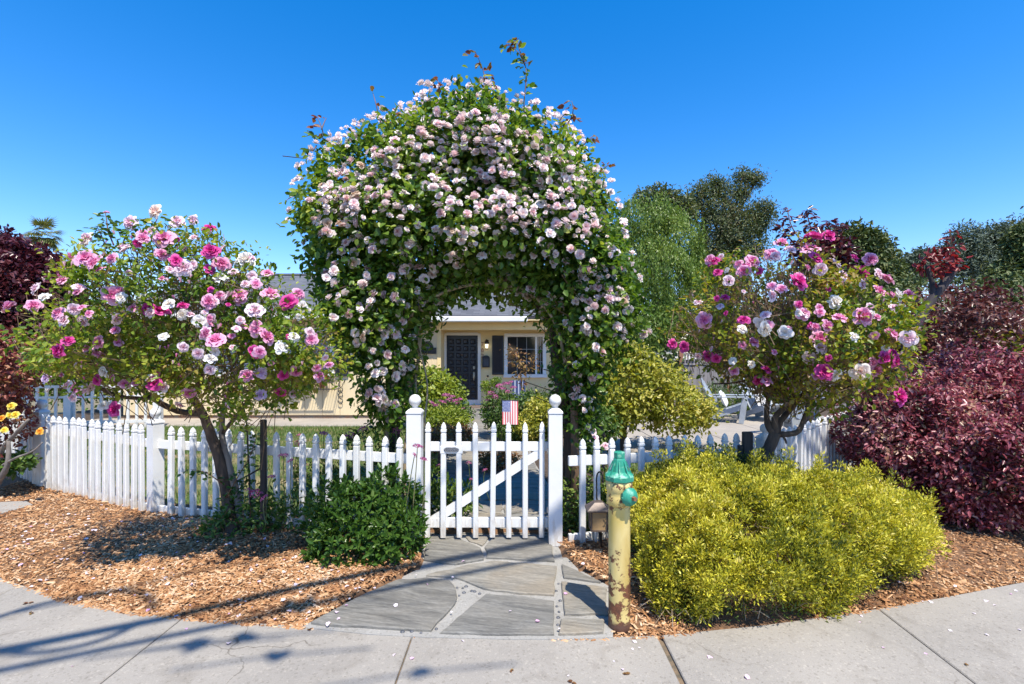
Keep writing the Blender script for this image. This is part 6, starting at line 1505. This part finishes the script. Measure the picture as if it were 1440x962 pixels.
# yellow shrub tree right of the arch
t, p, nn = bush('yellow_shrub', 'small tree with yellow green leaves on a short trunk, right of the arch', 'tree', [PE(895, 545, 42, 44, 7.4, .55), PE(868, 575, 30, 28, 7.2, .4), PE(945, 570, 48, 32, 7.6, .5), PE(975, 582, 28, 22, 7.6, .4), PE(890, 505, 26, 22, 7.4, .35), PE(845, 545, 22, 30, 7.0, .35)], 2700, M['citrus'], .068, .034, k=4, sp=.08, seed=28, amp=.42, f=3.0, gap=-.05, gapf=5, rshift=.02, shell=.6)
canes(t, [([(P(877, 0, 7.3).x, 7.3, 0), P(877, 610, 7.3), P(879, 590, 7.3), P(885, 560, 7.3)], .055, .04), ([P(880, 588, 7.3), P(900, 560, 7.3), P(930, 545, 7.3)], .03, .015), ([P(880, 588, 7.3), P(868, 565, 7.3), P(865, 540, 7.3)], .03, .015)], M['bark'], 'trunk')
t, p, nn = bush('dahlia_plant', 'low green plant with pale blossoms behind the right pickets beside the arch', 'plant', [PE(840, 600, 26, 24, 6.2, .3), PE(820, 640, 20, 14, 5.4, .25)], 700, M['midgreen'], .055, .03, k=3, sp=.04, seed=29)
for i, (px, py) in enumerate(((828, 600), (833, 607), (851, 628), (836, 618))): p_ = P(px, py, 5.3); put('blossom', bigm('palepink', i % 4), t, p_, quat=quat_to((0, -.8, .5)), scale=(.05, .05, .045))
bush('shrub', 'feathery green shrubs in front of the grey board fence, behind the left patio chair', 'shrub', [PE(1002, 565, 22, 22, 11.6, .4), PE(1045, 562, 26, 26, 12.2, .4)], 1300, M['midgreen'], .09, .014, k=4, sp=.07, seed=30, out=1.0, droop=-.6, tpl='blade')
bush('shrub', 'dark green shrub between the two patio chairs against the board fence', 'shrub', [PE(1068, 565, 26, 22, 12.2, .4), PE(1110, 560, 26, 20, 12.2, .4)], 1200, M['archleaf'], .08, .045, k=3, sp=.05, seed=31)
bush('shrub', 'dark foliage above the grey board fence behind the right rose tree', 'shrub', [PE(1060, 480, 60, 36, 15, .8), PE(1150, 470, 60, 44, 15, .8), PE(935, 525, 22, 26, 13.4, .5)], 2400, M['conifer'], .14, .07, k=4, sp=.12, seed=32)
t, p, nn = bush('ground_cover', 'low strip of green plants along the inner edge of the right picket fence', 'plant', [(1.4, 5.2, .08, .6, .4, .12), (2.4, 5.9, .08, .7, .5, .12), (3.4, 6.7, .08, .7, .5, .12)], 1200, M['midgreen'], .045, .02, k=3, sp=.04, seed=33)

# left edge: maple shrub with yellow and orange roses
t, p, nn = bush('maple_shrub', 'red and bronze leaved shrub at the left edge in front of the fence', 'shrub', [PE(-6, 515, 40, 48, 4.9, .4), PE(-12, 598, 32, 42, 4.9, .3), PE(-60, 560, 50, 100, 5.0, .4)], 3000, M['maple'], .048, .024, k=4, sp=.04, seed=40, amp=.2, gap=-.4)
canes(t, [([(P(-8, 0, 4.9).x, 4.9, 0), P(0, 640, 4.9), P(22, 610, 4.8), P(40, 590, 4.75)], .03, .012), ([P(-5, 660, 4.9), P(20, 645, 4.75), P(45, 635, 4.7), P(60, 622, 4.7)], .014, .005), ([P(-10, 690, 4.9), P(10, 655, 4.8), P(12, 620, 4.8)], .03, .015)], M['greybark'], 'branch')
for i, (px, py, s, c) in enumerate(((16, 571, 15, 'yellowrose'), (22, 583, 15, 'yellowrose'), (14, 584, 13, 'yellowrose'), (2, 588, 12, 'orangerose'), (56, 607, 13, 'orangerose'), (6, 605, 12, 'yellowrose'))):
    p_ = P(px, py, 4.4 if px < 50 else 4.75); r = s / 2.6 / F * p_.y; put('blossom', rose_mesh('rose_yellow', M[c], 200 + i, OPEN), t, p_, quat=quat_to((.2, -.9, .4)), scale=(r, r, r))
bush('ground_cover', 'small green weeds at the foot of the left edge shrub', 'plant', [PE(10, 652, 28, 10, 5.0, .2)], 260, M['valerian'], .05, .03, k=3, sp=.03, seed=41)
# purple plum tree, left
t, p, nn = bush('plum_tree', 'dark purple plum tree with a grey trunk at the left edge', 'tree', [PE(18, 392, 52, 50, 8, .9), PE(-40, 390, 60, 66, 8, 1.0), PE(60, 408, 34, 38, 8, .6), PE(40, 430, 50, 40, 8, .8), PE(-20, 440, 60, 50, 8.2, .8)], 8200, M['plum'], .075, .045, k=4, sp=.06, seed=42, amp=.14, gap=-.6, facing=.5)
canes(t, [([(P(20, 0, 8).x, 8, 0), P(18, 520, 8), P(18, 440, 7.9), P(15, 400, 8)], .10, .08), ([P(18, 440, 7.9), P(40, 410, 8), P(60, 380, 8)], .05, .02), ([P(18, 440, 7.9), P(-10, 400, 8)], .05, .02)], M['greybark'], 'trunk')

# ------------------------------------------------------------------ trees behind
def tree(name, label, clumps, Y, depth, n, mat, L, W, k=4, sp=.1, trunk=None, barkm='bark', group=None, tr=(.2, .08), **kw):
    E = [PE(x, y, rx, ry, Y + dy, depth * rx / F * Y) for (x, y, rx, ry, dy) in clumps]
    b = Vector((P(trunk[0][0], 0, Y).x, Y, 0)) if trunk else Vector((E[0][0], Y, 0))
    t, p, nn = bush(name, label, 'tree', E, n, mat, L, W, k=k, sp=sp, loc=(b.x, b.y, 0), group=group, zmin=.3, **kw)
    if trunk:
        mb = MB(); limb(mb, [b] + [P(x, y, Y) for x, y in trunk], tr[0], tr[1], n=8, rough=.06); mb.build('trunk', M[barkm], t)
        for i, e in enumerate(E):
            st = P(*trunk[min(len(trunk) - 1, i % len(trunk))], Y); en = Vector(e[:3])
            mb = MB(); mb.tube(smooth_path([st, st.lerp(en, .5) + Vector((0, 0, -.15 * e[5])), en], 3), [tr[1] * .8] * 4 + [tr[1] * .5] * 3, n=6); mb.build('limb', M[barkm], t)
    return t, p, nn
# weeping green tree: hanging strands
bt = thing('weeping_tree', 'tall drooping bright green tree just right of the rose arch', 'tree', (P(925, 0, 17).x, 17, 0))
BE = [PE(905, 305, 42, 34, 17, .9), PE(950, 330, 36, 38, 17, .9), PE(885, 350, 40, 50, 17, .9), PE(930, 385, 56, 50, 16.6, 1.2), PE(965, 420, 36, 46, 16.6, .9), PE(905, 440, 50, 50, 16.4, 1.1), PE(860, 400, 36, 60, 17, .9), PE(850, 470, 40, 60, 16.8, .9), PE(975, 365, 20, 30, 17, .5), PE(955, 470, 40, 34, 16.4, .7)]
p, nn = ells(BE, 9000, amp=.30, f=1.5, seed=50, shell=.85, gap=-.3, gapf=1.8)
k = 9; N = len(p); j = np.tile(np.arange(k), N)[:, None]; pb = np.repeat(p, k, 0) + rng.normal(size=(N * k, 3)) * .05 + np.repeat(nn * [.05, .05, 0], k, 0) * j * .3 + np.array([0, 0, -.065]) * j
d = unit(rng.normal(size=(N * k, 3)) * .45 + np.array([0, 0, -1.0]))
stamp('foliage', pb, d, unit(np.repeat(nn, k, 0) + rng.normal(size=(N * k, 3)) * .6 + [0, 0, .3]), rng.uniform(.07, .13, N * k), rng.uniform(.03, .05, N * k), M['birch'], bt, 'diam', np.clip(.45 + .2 * rng.normal(size=N * k) + .3 * nz(pb, .9, 4), 0, 1), oname='foliage')
mb = MB(); limb(mb, [(P(925, 0, 17).x, 17, 0), P(925, 480, 17), P(920, 400, 17), P(915, 330, 17)], .22, .06, n=8); mb.build('trunk', M['greybark'], bt)
tree('gum_tree', 'tall gum tree with open clumps of dark foliage against the sky', [(1020, 268, 18, 10, 0), (1045, 248, 16, 12, 0), (1065, 252, 14, 9, 0), (1003, 262, 14, 10, 0), (985, 275, 16, 12, 0), (975, 295, 14, 14, 0), (1005, 300, 34, 36, 0), (1025, 330, 34, 30, 0), (1000, 350, 34, 30, 0), (1045, 322, 18, 20, 0), (1075, 295, 20, 10, 0), (1070, 312, 20, 16, 0), (1060, 345, 22, 22, 0), (985, 395, 28, 26, 0), (1040, 365, 26, 22, 0), (1020, 390, 34, 26, 0), (1043, 270, 12, 10, 0)], 36, .8, 9000, M['euca'], .19, .07, k=4, sp=.26, trunk=[(1008, 470), (1006, 400), (1012, 340), (1030, 290)], tr=(.5, .18), seed=51, amp=.5, f=1.1, gap=.10, gapf=2.6, shell=.5)
tree('gum_tree', 'darker low gum tree top just above the weeping green tree', [(920, 282, 26, 14, 0), (945, 288, 22, 14, 0), (955, 300, 20, 14, 0)], 30, .8, 900, M['euca'], .25, .1, k=4, sp=.2, trunk=[(935, 400), (930, 300)], tr=(.25, .1), seed=52)
tree('conifer', 'dark rounded evergreen tree behind the top of the right rose tree', [(1205, 345, 34, 26, 0), (1180, 360, 26, 34, 0), (1235, 365, 22, 24, 0), (1215, 390, 44, 34, 0), (1250, 390, 18, 24, 0), (1190, 400, 40, 30, 0)], 30, .8, 4200, M['conifer'], .26, .12, k=4, sp=.2, trunk=[(1210, 480), (1210, 380)], tr=(.35, .15), seed=53, amp=.22, f=1.0)
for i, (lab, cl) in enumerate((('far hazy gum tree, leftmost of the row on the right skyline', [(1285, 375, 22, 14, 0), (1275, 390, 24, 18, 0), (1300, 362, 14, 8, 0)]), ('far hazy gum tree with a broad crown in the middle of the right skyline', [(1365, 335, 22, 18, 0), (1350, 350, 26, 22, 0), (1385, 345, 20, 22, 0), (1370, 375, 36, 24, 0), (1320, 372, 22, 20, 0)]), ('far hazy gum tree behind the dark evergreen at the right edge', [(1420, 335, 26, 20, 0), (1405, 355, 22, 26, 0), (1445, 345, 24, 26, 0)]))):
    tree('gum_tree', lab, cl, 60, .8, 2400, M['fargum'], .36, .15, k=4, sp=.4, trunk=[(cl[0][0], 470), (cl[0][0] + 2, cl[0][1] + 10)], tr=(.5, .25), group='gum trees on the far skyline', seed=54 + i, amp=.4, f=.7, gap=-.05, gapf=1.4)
tree('conifer', 'dark green conifer with layered branches at the right edge of the picture', [(1440, 345, 22, 30, 0), (1435, 385, 30, 24, 0), (1450, 420, 40, 30, 0), (1412, 392, 16, 12, 0)], 26, .8, 2600, M['conifer'], .24, .10, k=4, sp=.16, trunk=[(1445, 480), (1445, 360)], tr=(.3, .1), seed=58, amp=.25, f=1.3, droop=.5)
# bushes closing the horizon
for i, (lab, c, m) in enumerate((('dark green bank of bushes behind the grey fence at the right', [(1100, 470, 70, 50, 0), (1180, 460, 70, 60, 0), (1040, 465, 50, 56, 0)], 'conifer'), ('dark bushes behind the plum shrub at the far right', [(1300, 450, 90, 60, 0), (1400, 450, 80, 60, 0), (1480, 450, 80, 70, 0)], 'conifer'), ('dark green bushes behind the left picket fence beside the house', [(150, 490, 50, 70, 0), (90, 500, 60, 60, 0), (190, 520, 30, 50, 0)], 'archleaf'), ('green bushes far left behind the plum tree', [(0, 480, 80, 50, 0), (-80, 470, 90, 60, 0)], 'conifer'))):
    tree('bushes', lab, c, (21, 20, 12.5, 18)[i], .6, (2600, 2400, 2600, 1500)[i], M[m], (.18, .18, .10, .16)[i], (.08, .08, .06, .08)[i], k=4, sp=.12, seed=60 + i, amp=.2, f=1.2)
# palm
pa = thing('palm_tree', 'distant fan palm rising above the plum tree on the left', 'tree', (P(62, 0, 58).x, 58, 0))
mb = MB(); limb(mb, [(P(62, 0, 58).x, 58, 0), P(62, 450, 58), P(63, 335, 58)], .38, .26, n=9); mb.build('trunk', M['greybark'], pa)
cP = P(62, 328, 58); ps = []; ds = []; us = []; Ls = []
for i in range(64):
    a = RR.uniform(0, 6.28); e = RR.uniform(-1.0, 1.35); dv = Vector((math.cos(a) * math.cos(e), math.sin(a) * math.cos(e), math.sin(e))); L0 = RR.uniform(1.7, 2.4)
    hub = cP + dv * L0 * .55
    x = dv.cross(Vector((0, 0, 1))).normalized()
    for j in range(11):
        b_ = (j - 5) / 5 * 1.2; ps.append(hub); ds.append(dv * math.cos(b_) + x * math.sin(b_) + Vector((0, 0, -.25 * abs(b_) - .15))); us.append(dv.cross(x) * -1); Ls.append(L0 * .62 * (1 - .2 * abs(b_)))
stamp('fronds', np.array(ps), np.array(ds), np.array(us), np.array(Ls), .13, M['palm'], pa, 'diam', np.clip(.5 + rng.normal(size=len(ps)) * .3, 0, 1), oname='fronds')

# overhead cables behind and above the viewer; their shadows cross the pavement
zc = 6.4; off = Vector((SUNV.x, SUNV.y)) * (zc / SUNV.z)
wires = [((0, 915), (780, 762), .040), ((0, 943), (740, 792), .028), ((330, 850), (760, 762), .028), ((0, 866), (92, 848), .012)]
for i, (a_, b_, r) in enumerate(wires):
    a, b = G(*a_), G(*b_); d = (b - a).normalized(); a2 = a - d * 7 if i < 3 else a - d * 7; b2 = b + d * 7
    mb = MB(); pts = []
    for k in range(15):
        t = k / 14; q = a2.lerp(b2, t); pts.append((q.x + off.x, q.y + off.y, zc - .0 + i * .0))
    mb.tube(pts, r, n=6); setp(mb.build('overhead_cable', M['rubber']), ('thickest overhead utility cable', 'thinner overhead utility cable nearest the street', 'overhead utility cable nearest the garden', 'thin overhead drop wire at the left')[i] + ' above the pavement', 'cable', group='overhead cables')
mb = MB()
M_sh = [((268, 908), .07, .045), ((390, 922), .05, .04), ((420, 855), .10, .05), ((345, 896), .06, .04), ((592, 945), .04, .04)]
for i_sh, (g_, l, r) in enumerate(M_sh):
    g = G(*g_); c = Vector((g.x + off.x, g.y + off.y, zc)); d = Vector((.9, .42, 0)).normalized()
    mb = MB(); 
    for q_ in range(4):
        dq = Vector((RR.gauss(0, 1), RR.gauss(0, 1), RR.gauss(0, .4))).normalized(); o_c = c + d * RR.uniform(-.5, .5) * l; mb.tube([o_c - dq * l, o_c, o_c + dq * l], [r * .35, r * .8, r * .35], n=7)
    mb.tube([c - d * .5 + Vector((0, .1, 0)), c, c + d * .5 - Vector((0, .15, 0))], .008, n=5)
    setp(mb.build('cable_splice', M['rubber']), ('leftmost', 'second from the left', 'middle', 'small', 'rightmost')[i_sh] + ' black splice case hanging on the overhead cables', 'cable splice', group='splice cases on the overhead cables')
g = G(95, 872); mb = MB(); c = Vector((g.x + off.x, g.y + off.y, zc)); mb.tube([c + Vector((.42 * math.cos(a), .30 * math.sin(a), .04 * math.sin(2 * a))) for a in np.linspace(.3, 6.3, 26)], .022, n=6); setp(mb.build('cable_coil', M['rubber']), 'slack coil of black cable hanging from the overhead cables', 'cable')
# dry leaf scraps on the sidewalk
for (px, py, s) in ((882, 948, 10), (39, 848, 8), (42, 862, 6), (718, 942, 6), (435, 884, 6), (1357, 933, 6), (804, 959, 9)):
    g = G(px, py, .006); r = s / 2 / F * g.y
    p_ = np.array([[g.x, g.y, .004]] * 3); d_ = unit(rng.normal(size=(3, 3)) * [1, 1, .15]); L_ = np.array([r * 1.6] * 3)
    o = stamp('dry_leaf', p_, d_, np.array([[0, .1, 1.0]] * 3), L_, L_ * .7, M['brownleaf'], None, 'leaf', kind=None, oname='dry_leaf')
    setp(o, {882: 'curled brown dry leaf lying on the front pavement right of the middle', 39: 'dry leaf scrap on the pavement at far left, upper of two', 42: 'dry leaf scrap on the pavement at far left, lower of two', 718: 'tiny dry leaf on the pavement below the middle of the path', 435: 'tiny dark leaf at the pavement edge below the wood chips', 1357: 'tiny dark leaf on the pavement at lower right', 804: 'small dark leaf at the bottom edge left of the yellow hydrant'}[px], 'leaf')
